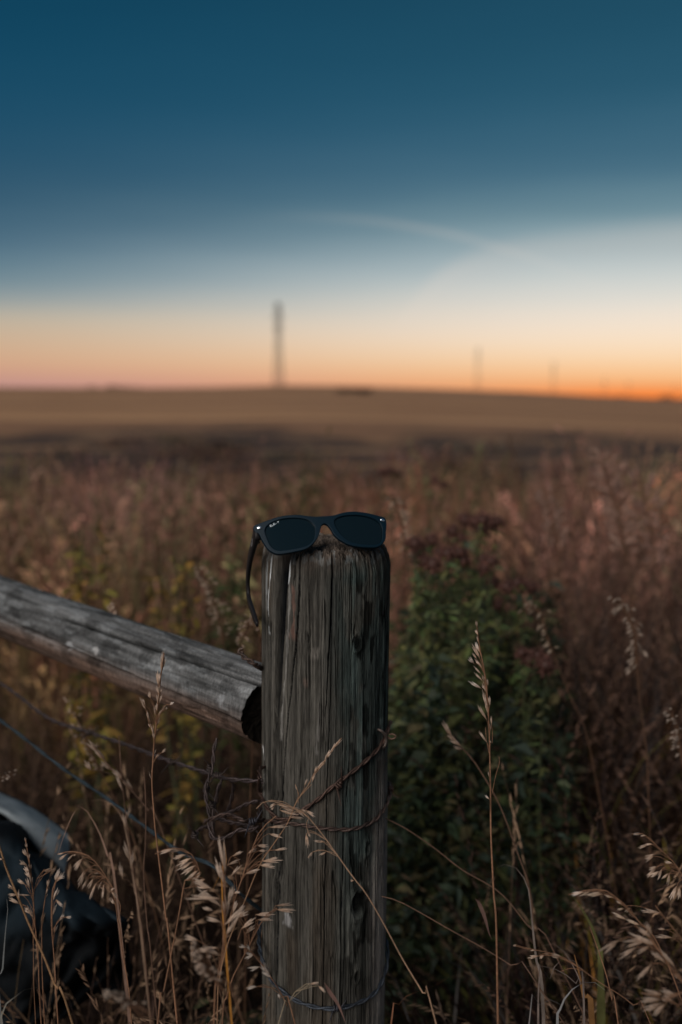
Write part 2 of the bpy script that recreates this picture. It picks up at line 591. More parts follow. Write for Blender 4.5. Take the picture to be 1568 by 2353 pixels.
def shrub(px, r, w, h, label, group, name='distant_shrub', cat='shrub', seed=1, col=(0.035, 0.03, 0.028), sink=0.0):
    rng = np.random.default_rng(seed)
    a = math.atan((px - 784) / FPX)
    x, y = r * math.sin(a), r * math.cos(a)
    zg = float(ground_z(x, y)) - sink
    e = thing(name, label, cat, (x, y, zg), group)
    e['org'] = [0.0, 0.0, 0.0]
    cr = MB(); n = 500
    dirs = unit(rng.normal(size=(n, 3))); rad = rng.uniform(.35, 1, n) ** .5
    lump = 0.75 + 0.5 * fbm(dirs[:, 0] * 2 + 5, dirs[:, 2] * 2 + 5, seed, 2)
    c = dirs * (rad * lump)[:, None] * np.array([w / 2, w / 2, h * 0.42]) + np.array([0, 0, h * .55])
    s = w * 0.045
    for i in range(n):
        q = rng.normal(size=(2, 3)); q = unit(q) * s
        v = np.array([c[i] - q[0], c[i] + q[1] * .6, c[i] + q[0], c[i] - q[1] * .6])
        cr.add(v, [[0, 1, 2, 3]], np.array(col) * rng.uniform(.6, 1.5))
    cr.build('crown', M_LEAF, e, smooth=False)
    tk = MB()
    for k in range(4):
        b = np.array([rng.normal() * w * .04, rng.normal() * w * .04, 0])
        t = np.array([rng.normal() * w * .22, rng.normal() * w * .22, h * .7])
        tk.tube(spline([b, (b + t) / 2 + rng.normal(size=3) * w * .04, t], 5), np.linspace(w * .02, w * .006, 5), (0.03, 0.024, 0.02), 5)
    tk.build('trunk', M_LEAF, e)


shrub(792, 165, 3.2, .8, 'left dark shrub of the two in the stubble field', None, seed=3)
shrub(832, 160, 3.6, 1.0, 'right dark shrub of the two in the stubble field', None, seed=4)
for i, (px, w, h) in enumerate([(215, 14, 4), (262, 18, 5.0), (292, 12, 4.5), (318, 10, 3.6)]):
    shrub(px, 900, w * 1.0, h * 0.6 + 4, ['leftmost far tree of the four on the left skyline', 'widest far tree of the four on the left skyline',
          'third far tree from the left on the left skyline', 'smallest far tree of the four on the left skyline'][i],
          'far trees on the skyline', 'distant_tree', 'tree', seed=10 + i, sink=1.5)
for i, (px, w, h) in enumerate([(1420, 14, 6), (1475, 10, 5), (1528, 16, 9), (1562, 12, 7)]):
    shrub(px, 1150, w, h, ['far bush under the orange glow at its left side', 'far bush low in the middle of the orange glow',
          'widest far bush right of the orange glow', 'far bush at the right edge of the skyline'][i],
          'far bushes under the glow', 'distant_bush', 'bush', seed=20 + i)

# ------------------------------------------------------------------ fence post
PR = 0.0755
PY0 = 1.158
PTOP = 1.37 - 0.184


def pcx(z):                       # the post leans a touch
    return -0.0178 + (z - 1.15) * 0.0085


CR = [  # px-traced cracks: list of (y_px, x_px), width (m), depth (m), soft
    ([(1262, 657), (1330, 655), (1560, 643), (1720, 634), (1900, 626), (2120, 617), (2353, 611)], [0.0105, 0.0098, 0.0065, 0.0048, .004, .0036, .0036], 0.055),
    ([(1275, 690), (1400, 686), (1500, 679), (1640, 664), (1800, 650), (2060, 640), (2353, 634)], [0.0012, 0.0016, 0.0016, 0.0014, .0016, .0018, .0016], 0.010),
    ([(1262, 767), (1400, 762), (1520, 756), (1640, 748)], [0.0020, 0.0016, 0.0010, .0004], 0.008),
    ([(1560, 762), (1800, 752), (2100, 746), (2353, 742)], [0.0003, 0.0008, 0.0010, .0008], 0.005),
    ([(1300, 612), (1420, 618), (1500, 622)], [0.0006, 0.0010, .0004], 0.004),
    ([(1380, 862), (1500, 866), (1640, 858)], [0.0005, 0.0010, .0004], 0.004),
    ([(1300, 842), (1450, 838), (1560, 836)], [0.0004, 0.0008, .0003], 0.003),
    ([(1900, 790), (2100, 786), (2353, 780)], [0.0003, 0.0008, .0006], 0.004),
    ([(1600, 808), (1760, 802), (1900, 796)], [0.0004, 0.0009, .0003], 0.004),
]


def px2post(px, py):
    """angle (from the side facing the camera, + to the right) and height on the post"""
    ray = RT * (px - 784) / FPX + UP * (1176.5 - py) / FPX + FW
    z = 1.1
    for _ in range(6):
        cx = pcx(z)
        a = ray[0] ** 2 + ray[1] ** 2
        b = -2 * (ray[0] * cx + ray[1] * PY0)
        c = cx ** 2 + PY0 ** 2 - PR ** 2
        disc = b * b - 4 * a * c
        t = (-b - math.sqrt(max(disc, 0))) / (2 * a)
        z = CAM[2] + ray[2] * t
    x, y = ray[0] * t, ray[1] * t
    return math.atan2(x - pcx(z), -(y - PY0)), z


def post_pt(thv, z, off=0.0):
    return np.array([pcx(z) + (PR + off) * math.sin(thv), PY0 - (PR + off) * math.cos(thv), z])


thn = np.r_[np.linspace(-math.pi, -1.75, 50)[:-1], np.linspace(-1.75, 1.75, 640), np.linspace(1.75, math.pi, 50)[1:-1]]
zlow = np.linspace(-0.05, 0.55, 30)
zmid = np.linspace(0.552, PTOP - 0.028, 500)
Zr = np.r_[zlow, zmid]
TH, ZZ = np.meshgrid(thn, Zr)
arc = TH * PR
wob = 0.004 * (fbm(ZZ * 6, TH * 0.5 + 9, 3, 3) - 0.5)
u = arc + wob
fine = fbm(u * 900, ZZ * 14, 11, 4, .6)
med = fbm(u * 260, ZZ * 5, 23, 4)
big = fbm(u * 40, ZZ * 3, 31, 3)
disp = (fine - .5) * 0.0014 + (med - .5) * 0.0022 + (big - .5) * 0.004
# many fine checks: ridge noise
ridge = np.abs(fbm(u * 170 + 40, ZZ * 4.0, 41, 3) - .5) * 2
chk = 1 - sstep(0.0, 0.075, ridge)
chk *= sstep(0.40, 0.58, fbm(u * 60, ZZ * 9, 47, 2))
ridge2 = np.abs(fbm(u * 420 + 90, ZZ * 8.0, 43, 2) - .5) * 2
chk2 = (1 - sstep(0.0, 0.09, ridge2)) * sstep(0.42, 0.6, fbm(u * 90 + 7, ZZ * 14, 49, 2))
disp -= chk * 0.0036 + chk2 * 0.0018
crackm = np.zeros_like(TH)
for pts, ws, dep in CR:
    tz = np.array([px2post(x, y) for y, x in pts])
    zz = tz[::-1, 1]; tt = tz[::-1, 0]; ww = np.array(ws)[::-1]
    zc = np.clip(ZZ, zz[0] - .01, None)
    ta = np.interp(ZZ, zz, tt); wa = np.interp(ZZ, zz, ww)
    ends = sstep(zz[0] - 0.02, zz[0] + 0.01, ZZ) if pts[-1][0] < 2300 else 1.0
    jit = 0.0016 * (fbm(ZZ * 60, ZZ * 0 + 3, 61, 3) - .5)
    dd = (arc - ta * PR - jit)
    if dep > 0.02:     # the big check: soft shoulder on its left, sharp lip on its right
        m = sstep(-1.35, -0.35, dd / wa) * (1 - sstep(0.47, 0.56, dd / wa))
        lip = np.exp(-((dd / wa - 0.95) / 0.3) ** 2)
        disp += lip * 0.0012
    else:
        m = 1 - sstep(0.25, 0.75, np.abs(dd) / wa)
    disp -= m * dep * ends
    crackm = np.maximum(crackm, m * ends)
# knots
KN = [(824, 2078, .0115, .019, 1), (640, 2050, .008, .018, .15), (820, 1478, .006, .010, .1), (819, 2242, .004, .009, .35), (843, 1948, .004, .010, .2)]
knotd = np.zeros_like(TH)
knoth = np.zeros_like(TH)
for (kx, ky, kw, kh, ka) in KN:
    t0, z0 = px2post(kx, ky)
    q = np.sqrt(((arc - t0 * PR) / kw) ** 2 + ((ZZ - z0) / kh) ** 2) + 0.35 * (fbm(arc * 150, ZZ * 90, 71, 2) - .5)
    disp += 0.0022 * np.exp(-((q - 1.0) / .28) ** 2) - 0.0055 * ka * (1 - sstep(0.35, 0.8, q))
    disp += 0.0008 * np.sin(q * 22) * np.exp(-(q / 1.1) ** 2)
    knotd = np.maximum(knotd, (.3 + .7 * ka) * (1 - sstep(0.45, .9, q)))
    knoth = np.maximum(knoth, np.exp(-((q - 1.0) / .5) ** 2))
disp *= sstep(0.0, 0.4, ZZ) * 0.7 + 0.3
rad = PR + disp
Xp = pcx(ZZ) + rad * np.sin(TH); Yp = PY0 - rad * np.cos(TH)
side = np.stack([Xp, Yp, ZZ], -1)
# colour of the timber: silvery grey-brown with green-black weather patches
base = np.array([0.068, 0.065, 0.057])
g1_ = fbm(u * 120, ZZ * 6, 81, 4)[..., None]
hf = fbm(u * 620, ZZ * 11, 82, 3, .6)[..., None]
col = base * (0.20 + 1.6 * g1_) * (.20 + 1.6 * hf)
warm = sstep(.5, .7, fbm(u * 25, ZZ * 7, 83, 3))[..., None]
col = col * (1 - .45 * warm) + np.array([.085, .066, .048]) * .45 * warm * (0.6 + .8 * g1_)
alg = sstep(-0.15, 0.55, TH) * (1 - sstep(1.25, 1.5, TH)) * sstep(PTOP - .62, PTOP - .2, ZZ)
alg = (alg * (0.55 + 0.9 * sstep(.42, .6, fbm(u * 32, ZZ * 16, 85, 5)))).clip(0, 1)[..., None]
col = col * (1 - .88 * alg) + np.array([.034, .047, .045]) * .88 * alg * (0.35 + 1.3 * g1_)
black = (sstep(.54, .62, fbm(u * 75 + 3, ZZ * 26, 87, 5)) * sstep(0.1, .5, TH) * (1 - sstep(1.2, 1.4, TH)) * sstep(0.62, 0.72, ZZ))[..., None]
col = col * (1 - .75 * black)
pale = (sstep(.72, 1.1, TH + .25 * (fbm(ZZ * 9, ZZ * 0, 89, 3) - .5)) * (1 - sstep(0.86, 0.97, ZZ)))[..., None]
col = col * (1 - .6 * pale) + np.array([.34, .31, .28]) * .6 * pale * (0.7 + .6 * g1_)  # lower right edge painted paler, offsetting the lamp's shade on that side
teal = (sstep(.48, .62, fbm(u * 90 + 11, ZZ * 9, 88, 4)) * sstep(0.2, .5, TH) * sstep(0.75, .9, ZZ))[..., None]
col = col * (1 - .35 * teal) + np.array([.12, .17, .16]) * .35 * teal
col = col * (1 - .72 * knotd[..., None]) * (1 + .1 * knoth[..., None])
col = col * (1 - .6 * np.clip(chk + .6 * chk2, 0, 1)[..., None])
crack_shade = sstep(.02, .22, crackm)[..., None]
col = col * (1 - crack_shade) + (np.array([.012, .014, .017]) * (.4 + 1.2 * hf)) * crack_shade  # shade inside the cracks put into the colour


def stain_or_glint(pts, w, c, amt, seed, thr=.45):
    """irregular streak of paint, droppings or painted highlight along a traced line"""
    global col
    tz = np.array([px2post(x, y) for y, x in pts])[::-1]
    ta = np.interp(ZZ, tz[:, 1], tz[:, 0])
    inz = sstep(tz[0, 1] - .003, tz[0, 1] + .003, ZZ) * (1 - sstep(tz[-1, 1] - .003, tz[-1, 1] + .003, ZZ))
    n = fbm(arc * 500 + seed, ZZ * 120, seed, 4)
    ta = ta + .022 * (fbm(ZZ * 45, ZZ * 0 + seed, seed + 9, 4) - .5)
    w = w * (.3 + 1.5 * vnoise(ZZ * 55, ZZ * 0, seed + 11))
    m = (1 - sstep(.4, 1.0, np.abs(arc - ta * PR) / w + (n - .5) * 1.6)) * inz * sstep(thr - .12, thr + .05, fbm(arc * 300, ZZ * 60, seed + 5, 3))
    m = (m * amt)[..., None]
    col = col * (1 - m) + np.array(c) * m


WHITE = (0.62, 0.66, 0.68)
stain_or_glint([(1290, 624), (1345, 621), (1395, 618), (1455, 620)], .0022, WHITE, .95, 5, .30)
stain_or_glint([(1300, 616), (1330, 614), (1400, 612)], .004, (.3, .33, .34), .6, 6, .45)
stain_or_glint([(1268, 672), (1300, 668), (1340, 663)], .0022, WHITE, .9, 7, .33)
stain_or_glint([(1345, 672), (1400, 676), (1470, 673)], .0035, (.17, .10, .08), .7, 8, .35)
stain_or_glint([(1490, 726), (1515, 720)], .0055, (.15, .14, .125), .8, 9, .3)
stain_or_glint([(1275, 795), (1300, 800)], .012, (.34, .38, .40), .55, 10, .5)
stain_or_glint([(1600, 735), (1700, 730), (1735, 728)], .0016, (.14, .135, .125), .7, 12, .4)
stain_or_glint([(1715, 604), (1745, 606)], .003, (.5, .5, .5), .9, 13, .3)
stain_or_glint([(1780, 607), (1830, 606)], .0012, (.5, .5, .5), .8, 14, .3)
stain_or_glint([(2098, 659), (2130, 662)], .005, (.33, .33, .33), .8, 15, .35)
stain_or_glint([(1560, 700), (1580, 704)], .003, (.16, .12, .10), .7, 16, .35)
stain_or_glint([(1345, 667), (1440, 664), (1560, 657), (1700, 646)], .0016, (.22, .215, .20), .8, 17, .25)  # highlight along the split's right lip, painted on
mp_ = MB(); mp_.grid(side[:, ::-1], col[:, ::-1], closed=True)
# weathered top: rolled shoulder then a rough, slightly domed end
ring = side[-1]
K = 44
rows = []; cols = []
capn = []
for k in range(K + 1):
    s = k / K
    if s < 0.36:                         # shoulder
        a = s / 0.36
        sh = 0.17 + 0.09 * np.sin(thn - 0.9)       # fraction of radius lost, more worn on the right
        rf = 1 - sh * a ** 1.5
        z = PTOP - 0.028 + 0.028 * np.sin(a * math.pi / 2) ** 0.9
    else:
        a = (s - .36) / .64
        rf = (1 - (0.17 + 0.09 * np.sin(thn - 0.9))) * (1 - a)
        z = PTOP + 0.004 * a * np.ones_like(thn)
    zz = z * np.ones_like(thn)
    rx = rf * PR
    xx = rx * np.sin(thn); yv = -rx * np.cos(thn)
    n1 = fbm(xx * 190 + 50, yv * 520 + 50, 91, 4, .7); n2 = fbm(xx * 90 + 5, yv * 60, 93, 3)
    fade = min(1, s / 0.12)
    # carry the side detail over the shoulder
    rcarry = disp[-1] * (1 - min(1, s / .5))
    rr_ = rx + rcarry + (fbm(thn * 40, s * 9 + 0 * thn, 95, 3) - .5) * 0.0025 * fade * (rf > .2)
    zz = zz + ((n1 - .5) * 0.013 + (n2 - .5) * 0.008) * fade
    # the big check and its neighbour run across the top
    tcr = px2post(657, 1266)[0]
    lx = xx * math.cos(tcr) + yv * math.sin(tcr)
    ly = xx * math.sin(tcr) - yv * math.cos(tcr)
    cz = (1 - sstep(.003, .006, np.abs(lx + .0015 * (n2 - .5)))) * sstep(0.012, 0.03, ly)
    zz = zz - cz * 0.022 * fade
    rows.append(np.stack([pcx(PTOP) + rr_ * np.sin(thn), PY0 - rr_ * np.cos(thn), zz], -1))
    cc = np.array([.115, .094, .078]) * (np.clip(n1[:, None] * 3.2 - .9, .08, 2.2)) * (0.7 + .6 * n2[:, None])
    bl = sstep(.35, .5, s) * .25
    edge = (fbm(thn * 14, s * 6 + 0 * thn, 97, 3) > .58)[:, None] * (s > .12) * (s < .45)
    cc = cc * (1 - .35 * edge) + np.array([.27, .30, .31]) * .35 * edge
    cc = col[-1] * (1 - min(1, s / .25)) + cc * min(1, s / .25)
    cols.append(cc)
rows = np.array(rows); cols = np.array(cols)
mp_.grid(rows[:, ::-1], cols[:, ::-1], closed=True)
post = thing('fence_post', 'upright round weathered wooden post with a long split, carrying the sunglasses', 'fence post', (pcx(0), PY0, 0))
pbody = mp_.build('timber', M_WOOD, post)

# ------------------------------------------------------------------ rail
RA = P(632, 1628, 1.245)
RB = P(0, 1391, 1.62)
rdir = unit(RB - RA)
rlen = 2.6
rs_ = unit(np.cross(rdir, [0, 0, 1])); ru = np.cross(rs_, rdir)     # side (toward camera?) and up
if rs_[1] > 0: rs_ = -rs_
na, nl = 260, 620
tt = np.linspace(-math.pi, math.pi, na, endpoint=False)
ll = np.r_[np.linspace(0, 0.95, nl - 60), np.linspace(0.96, rlen, 60)]
T2, L2 = np.meshgrid(tt, ll)
RRAD = 0.0475
arc2 = T2 * RRAD
uu = arc2 + .006 * (fbm(L2 * 5, T2 * .4, 101, 3) - .5)
f1 = fbm(uu * 700, L2 * 16, 103, 4, .6); f2 = fbm(uu * 150, L2 * 7, 105, 4); f3 = fbm(uu * 30, L2 * 4, 107, 3)
d2 = (f1 - .5) * .0012 + (f2 - .5) * .0022 + (f3 - .5) * .005
rg2 = np.abs(fbm(uu * 120 + 9, L2 * 3.5, 109, 3) - .5) * 2
c2 = (1 - sstep(0, .05, rg2)) * sstep(.42, .58, fbm(uu * 40, L2 * 6, 111, 2))
d2 -= c2 * .0022
crk = np.zeros_like(L2)
# two long checks on the side that faces the camera (angle 0 = up, + toward the camera)
for (a0, a1, l0, l1, w, dep) in ((1.80, 1.45, -0.02, 0.62, .0034, .014), (0.62, 0.80, -0.05, 0.42, .0038, .015), (2.35, 2.2, -.02, .16, .0008, .003), (1.25, 1.15, .02, .15, .0007, .003), (1.5, 1.1, .40, .85, .0010, .005)):
    ta = a0 + (a1 - a0) * (L2 - l0) / (l1 - l0)
    dd = arc2 - ta * RRAD - .0018 * (fbm(L2 * 40, L2 * 0 + a0, 113, 3) - .5)
    m = (1 - sstep(.3, .8, np.abs(dd) / w)) * (1 - sstep(l1 - .06, l1, L2)) * sstep(l0 - .01, l0 + .01, L2)
    crk = np.maximum(crk, m) if dep > .004 else crk
    d2 -= m * dep * (.25 + .75 * sstep(.0, .06, L2))
r2 = RRAD * (1 - 0.05 * L2) + d2
cutl = 0.012 * np.sin(T2) - 0.006 * np.cos(T2)        # slanted, ragged saw cut
Lc = L2 + (cutl) * (1 - sstep(0, .08, L2)) + (.0022 * (fbm(T2 * 9, L2 * 0, 115, 3) - .5)) * (L2 < .004)
rp = RA + rdir * Lc[..., None] + r2[..., None] * (np.cos(T2)[..., None] * ru + np.sin(T2)[..., None] * rs_)
gcol = fbm(uu * 160, L2 * 10, 121, 4)[..., None]
rc_ = np.array([.125, .130, .132]) * (.15 + 1.7 * gcol) * (.5 + f1[..., None])
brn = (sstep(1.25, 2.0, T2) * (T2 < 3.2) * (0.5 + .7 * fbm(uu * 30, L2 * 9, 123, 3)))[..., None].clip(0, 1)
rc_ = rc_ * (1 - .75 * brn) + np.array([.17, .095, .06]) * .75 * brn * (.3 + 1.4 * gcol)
blo = .6 * sstep(.56, .68, fbm(uu * 60, L2 * 30, 125, 5))[..., None]
rc_ = rc_ * (1 - .7 * blo)
wh = (.35 * sstep(.55, .72, fbm(uu * 95 + 4, L2 * 30, 127, 4)) * (T2 < 1.6) * (T2 > -1.5))[..., None]
rc_ = rc_ * (1 - .6 * wh) + np.array([.5, .54, .56]) * .6 * wh
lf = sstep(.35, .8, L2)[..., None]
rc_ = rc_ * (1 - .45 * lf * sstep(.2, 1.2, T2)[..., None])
for (tq, lq, w_, c_, am) in ((1.35, .045, .010, (.36, .38, .40), .45), (1.5, .36, .008, (.5, .52, .54), .6), (1.35, .30, .006, (.5, .5, .5), .7)):
    q = np.hypot((arc2 - tq * RRAD) / w_, (L2 - lq) / w_) + 1.2 * (fbm(uu * 300, L2 * 200, 131, 3) - .5)
    m = ((1 - sstep(.6, .9, q)) * am)[..., None]
    rc_ = rc_ * (1 - m) + np.array(c_) * m
rc_ = rc_ * (1 - .85 * crk[..., None]) * (1 - .35 * c2[..., None])
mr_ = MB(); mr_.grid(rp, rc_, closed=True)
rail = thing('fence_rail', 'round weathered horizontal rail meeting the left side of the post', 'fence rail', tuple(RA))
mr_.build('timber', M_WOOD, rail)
# hollowed dark end grain
me_ = MB(); rows = []; cc = []
for k in range(16):
    f = 1 - k / 15
    dep = 0.006 * math.sin(min(1, (1 - f) * 2.2) * math.pi / 2)
    base_ring = rp[0] - RA
    ctr = base_ring.mean(0)
    nz = (fbm(np.cos(tt) * 9 * f + 20, np.sin(tt) * 9 * f + 20, 133, 4) - .5) * .005
    rows.append(RA + ctr + (base_ring - ctr) * f + rdir * (dep + nz)[..., None])
    cc.append(np.array([.011, .009, .007]) * (.4 + 1.3 * fbm(np.cos(tt) * 14 * f + 3, np.sin(tt) * 14 * f + 3, 135, 4))[:, None])
me_.grid(np.array(rows)[:, ::-1], np.array(cc)[:, ::-1], closed=True)
me_.build('end_grain', M_END, rail)

# second post carrying the far end of the rail, outside the frame on the left
fp = RA + rdir * 2.45
m2 = MB()
pz = np.linspace(-.05, 1.2, 60); pt = np.linspace(-math.pi, math.pi, 90, endpoint=False)
A, B = np.meshgrid(pt, pz)
r_ = .07 + (fbm(A * 20, B * 5, 141, 4) - .5) * .006
sd_ = np.stack([fp[0] + r_ * np.sin(A), fp[1] + .115 - r_ * np.cos(A), B], -1)
m2.grid(sd_[:, ::-1], (np.array([.14, .12, .10]) * (.6 + .8 * fbm(A * 20, B * 5, 141, 4))[..., None])[:, ::-1], closed=True)
top = np.array([sd_[-1] * (1, 1, 1) + (np.array([fp[0], fp[1] + .115, 1.2]) - sd_[-1]) * k / 6 + np.array([0, 0, .006 * k / 6]) for k in range(7)])
m2.grid(top[:, ::-1], (.13, .11, .09), closed=True)
fpost = thing('fence_post', 'second weathered post at the far end of the rail', 'fence post', (fp[0], fp[1] + .115, 0))
m2.build('timber', M_WOOD, fpost)

# ------------------------------------------------------------------ sunglasses
GA, GE, GR, GK = math.radians(12.0), math.radians(33.0), math.radians(1.25), 1.5
nrm = np.array([math.sin(GA) * math.cos(GE), -math.cos(GA) * math.cos(GE), math.sin(GE)])
uu_ = np.array([math.cos(GA), math.sin(GA), 0]); vv_ = np.cross(nrm, uu_)
if vv_[2] < 0: vv_ = -vv_
GU = uu_ * math.cos(GR) + vv_ * math.sin(GR)
GV = -uu_ * math.sin(GR) + vv_ * math.cos(GR)
zg = zoom(950, 2000, 2.24)


def ray_of(x, y):
    return RT * (x - 784) / FPX + UP * (1176.5 - y) / FPX + FW


GO = CAM + ray_of(*zg(785, 205)) * 1.098


def on_front(zx, zy, zf=zg):
    """photo point -> (u, v) on the curved front of the glasses"""
    r = ray_of(*zf(zx, zy)); t = 1.1
    for _ in range(12):
        p = CAM + r * t - GO
        w = p @ nrm + GK * (p @ GU) ** 2
        g_ = r @ nrm + 2 * GK * (p @ GU) * (r @ GU)
        t -= w / g_
    p = CAM + r * t - GO
    return p @ GU, p @ GV


def gpt(u_, v_, w_=0.0):
    """local glasses coordinates -> world; w is behind the curved front"""
    u_ = np.asarray(u_); v_ = np.asarray(v_)
    w_ = -(GK * u_ ** 2) - np.asarray(w_)
    return GO + u_[..., None] * GU + v_[..., None] * GV + w_[..., None] * nrm


def closed_spline(p, n):
    p = np.array(p, float); m = len(p)
    q = np.vstack([p, p, p])
    s = spline(q, 3 * n * 4)
    seg = np.r_[0, np.cumsum(np.linalg.norm(np.diff(q, axis=0), axis=1))]
    lo, hi_ = seg[m], seg[2 * m]
    sv = np.linspace(0, seg[-1], len(s))
    t = np.linspace(lo, hi_, n, endpoint=False)
    return np.stack([np.interp(t, sv, s[:, k]) for k in range(p.shape[1])], -1)


OUT = [(150, 240), (206, 213), (280, 185), (340, 164), (400, 149), (500, 138), (570, 140), (640, 149), (700, 153), (770, 150), (850, 145), (905, 130), (960, 116), (1020, 109),
       (1080, 110), (1150, 119), (1230, 136), (1280, 150), (1322, 165), (1334, 215), (1328, 290), (1326, 340), (1312, 372), (1290, 398), (1258, 415), (1225, 421),
       (1110, 417), (1010, 397), (940, 362), (900, 334), (868, 300), (848, 262), (830, 238), (812, 217), (785, 206), (762, 213), (748, 232), (738, 270),
       (728, 305), (712, 340), (680, 382), (640, 418), (590, 441), (500, 461), (420, 475), (360, 478), (318, 462), (285, 440), (255, 400), (225, 350), (204, 308), (190, 291), (166, 285)]
LL_ = [(242, 290), (246, 255), (262, 228), (300, 200), (350, 178), (420, 161), (500, 154), (570, 158), (630, 172), (675, 200), (702, 236), (706, 275),
       (700, 325), (682, 368), (640, 405), (580, 428), (500, 444), (420, 456), (365, 458), (320, 440), (288, 405), (262, 350)]
LR_ = [(864, 190), (880, 164), (920, 145), (975, 133), (1040, 129), (1110, 133), (1180, 147), (1240, 170), (1282, 202), (1303, 245), (1308, 300),
       (1304, 350), (1290, 382), (1255, 402), (1200, 406), (1120, 402), (1040, 388), (980, 360), (930, 318), (890, 265), (868, 222)]


def uvs(lst, n=None):
    a = np.array([on_front(*p) for p in lst])
    return a


def front_face_mesh(outline, holes, name, thick, bev, mat, parent, w0=0.0, res=1, color=(.01, .02, .035)):
    """filled, bevelled and curved plate from closed outlines in the (u, v) plane"""
    cu = bpy.data.curves.new(name, 'CURVE')
    cu.dimensions = '2D'; cu.fill_mode = 'BOTH'
    cu.extrude = thick / 2 - bev; cu.bevel_depth = bev; cu.bevel_resolution = 3
    for ol in [outline] + holes:
        s_ = cu.splines.new('POLY'); s_.points.add(len(ol) - 1)
        for p_, q in zip(s_.points, ol): p_.co = (q[0], q[1], 0, 1)
        s_.use_cyclic_u = True
    ob = bpy.data.objects.new(name, cu); scene.collection.objects.link(ob)
    dg = bpy.context.evaluated_depsgraph_get()
    me = bpy.data.meshes.new_from_object(ob.evaluated_get(dg))
    bpy.data.objects.remove(ob)
    import bmesh
    bm = bmesh.new(); bm.from_mesh(me)
    bmesh.ops.remove_doubles(bm, verts=bm.verts, dist=1e-6)
    bmesh.ops.triangulate(bm, faces=bm.faces[:])
    # refine long thin fill triangles so the plate can follow the wrap curve
    for _ in range(3):
        es = [e for e in bm.edges if e.calc_length() > 0.006]
        if not es: break
        bmesh.ops.subdivide_edges(bm, edges=es, cuts=1, use_grid_fill=False)
        bmesh.ops.triangulate(bm, faces=bm.faces[:])
    bm.to_mesh(me); bm.free()
    n = len(me.vertices); co = np.empty(n * 3, np.float32); me.vertices.foreach_get('co', co)
    co = co.reshape(-1, 3).astype(float)
    wpts = gpt(co[:, 0], co[:, 1], -(co[:, 2]) + thick / 2 + w0) - np.array(parent['org'])
    me.vertices.foreach_set('co', wpts.astype(np.float32).ravel())
    at = me.color_attributes.new('tint', 'FLOAT_COLOR', 'POINT')
    at.data.foreach_set('color', np.tile([*color, 1], n).astype(np.float32))
    me.materials.clear(); me.materials.append(mat)
    for p_ in me.polygons: p_.use_smooth = False
    me.update()
    o = bpy.data.objects.new(name, me); scene.collection.objects.link(o)
    o.parent = parent; o['org'] = parent['org']
    return o


M_LENS, nt, out = new_mat('dark_lens')
bs = nt.nodes.new('ShaderNodeBsdfPrincipled')
bs.inputs['Base Color'].default_value = (0.003, 0.009, 0.013, 1)
bs.inputs['Roughness'].default_value = 0.07
bs.inputs['Specular IOR Level'].default_value = 0.55
no = nt.nodes.new('ShaderNodeTexNoise'); no.inputs['Scale'].default_value = 400
mr = nt.nodes.new('ShaderNodeMapRange'); mr.inputs[3].default_value = .05; mr.inputs[4].default_value = .11
nt.links.new(no.outputs['Fac'], mr.inputs[0]); nt.links.new(mr.outputs[0], bs.inputs['Roughness'])
nt.links.new(bs.outputs[0], out.inputs[0])

glasses = thing('sunglasses', 'matte dark blue sunglasses perched on top of the wooden post', 'sunglasses', tuple(GO))
outl = closed_spline(uvs(OUT), 260)
# keep the sharp outer corners crisp
hl = closed_spline(uvs(LL_), 120); hr = closed_spline(uvs(LR_), 120)
NAVY = (.0010, .0110, .0205)
front_face_mesh(outl, [hl, hr], 'frame', .0048, .0007, M_PLASTIC, glasses, 0, color=NAVY)


def lens(hole, name='lens'):
    c = hole.mean(0)
    rows = []
    for k in range(14):
        f = (1 - k / 13.0)
        p = c + (hole - c) * (1.02 * f + 0.0)
        bul = -.0004 * (1 - f * f) + .0022
        rows.append(gpt(p[:, 0], p[:, 1], np.full(len(p), bul)))
    m = MB(); m.grid(np.array(rows), (.01, .01, .01), closed=True)
    back = [gpt((c + (hole - c) * 1.02)[:, 0], (c + (hole - c) * 1.02)[:, 1], np.full(len(hole), .0022)),
            gpt((c + (hole - c) * 1.02)[:, 0], (c + (hole - c) * 1.02)[:, 1], np.full(len(hole), .0040))]
    back += [gpt((c + (hole - c) * f)[:, 0], (c + (hole - c) * f)[:, 1], np.full(len(hole), .004 - .0012 * (1 - f * f))) for f in (.7, .3, .001)]
    m.grid(np.array(back)[:, ::-1], (.01, .01, .01), closed=True)
    # inner groove ring that the photo shows as a thin pale line round the lens
    return m.build(name, M_LENS, glasses)


lens(hl); lens(hr)


def rim_line(hole, name='rim_edge'):
    c = hole.mean(0); p = c + (hole - c) * 1.0
    pts = gpt(p[:, 0], p[:, 1], np.full(len(p), .00035))
    m = MB(); pts = np.vstack([pts, pts[:1]])
    m.tube(pts, .00022, (.10, .11, .12), 6)
    return m.build(name, M_PLASTIC, glasses)


rim_line(hl); rim_line(hr)


def emblem(pa, pb, hw):
    a = np.array(on_front(*pa)); b = np.array(on_front(*pb)); c = (a + b) / 2; d = (b - a) / 2
    nrm2 = np.array([-d[1], d[0]]) / np.linalg.norm(d)
    t = np.linspace(0, 2 * math.pi, 40, endpoint=False)
    rows = []
    for f, w in ((1, .0003), (1, -.0004), (.8, -.0008), (.4, -.0010), (.01, -.0010)):
        p = c + f * (np.cos(t)[:, None] * d + np.sign(np.sin(t))[:, None] * np.abs(np.sin(t))[:, None] ** 1.3 * nrm2 * hw)
        rows.append(gpt(p[:, 0], p[:, 1], np.full(40, w)))
    m = MB(); m.grid(np.array(rows), (.75, .8, .84), closed=True)
    m.build('rivet_emblem', M_SILVER, glasses)


emblem((171, 254), (218, 242), .0021)
emblem((1281, 175), (1320, 188), .0019)

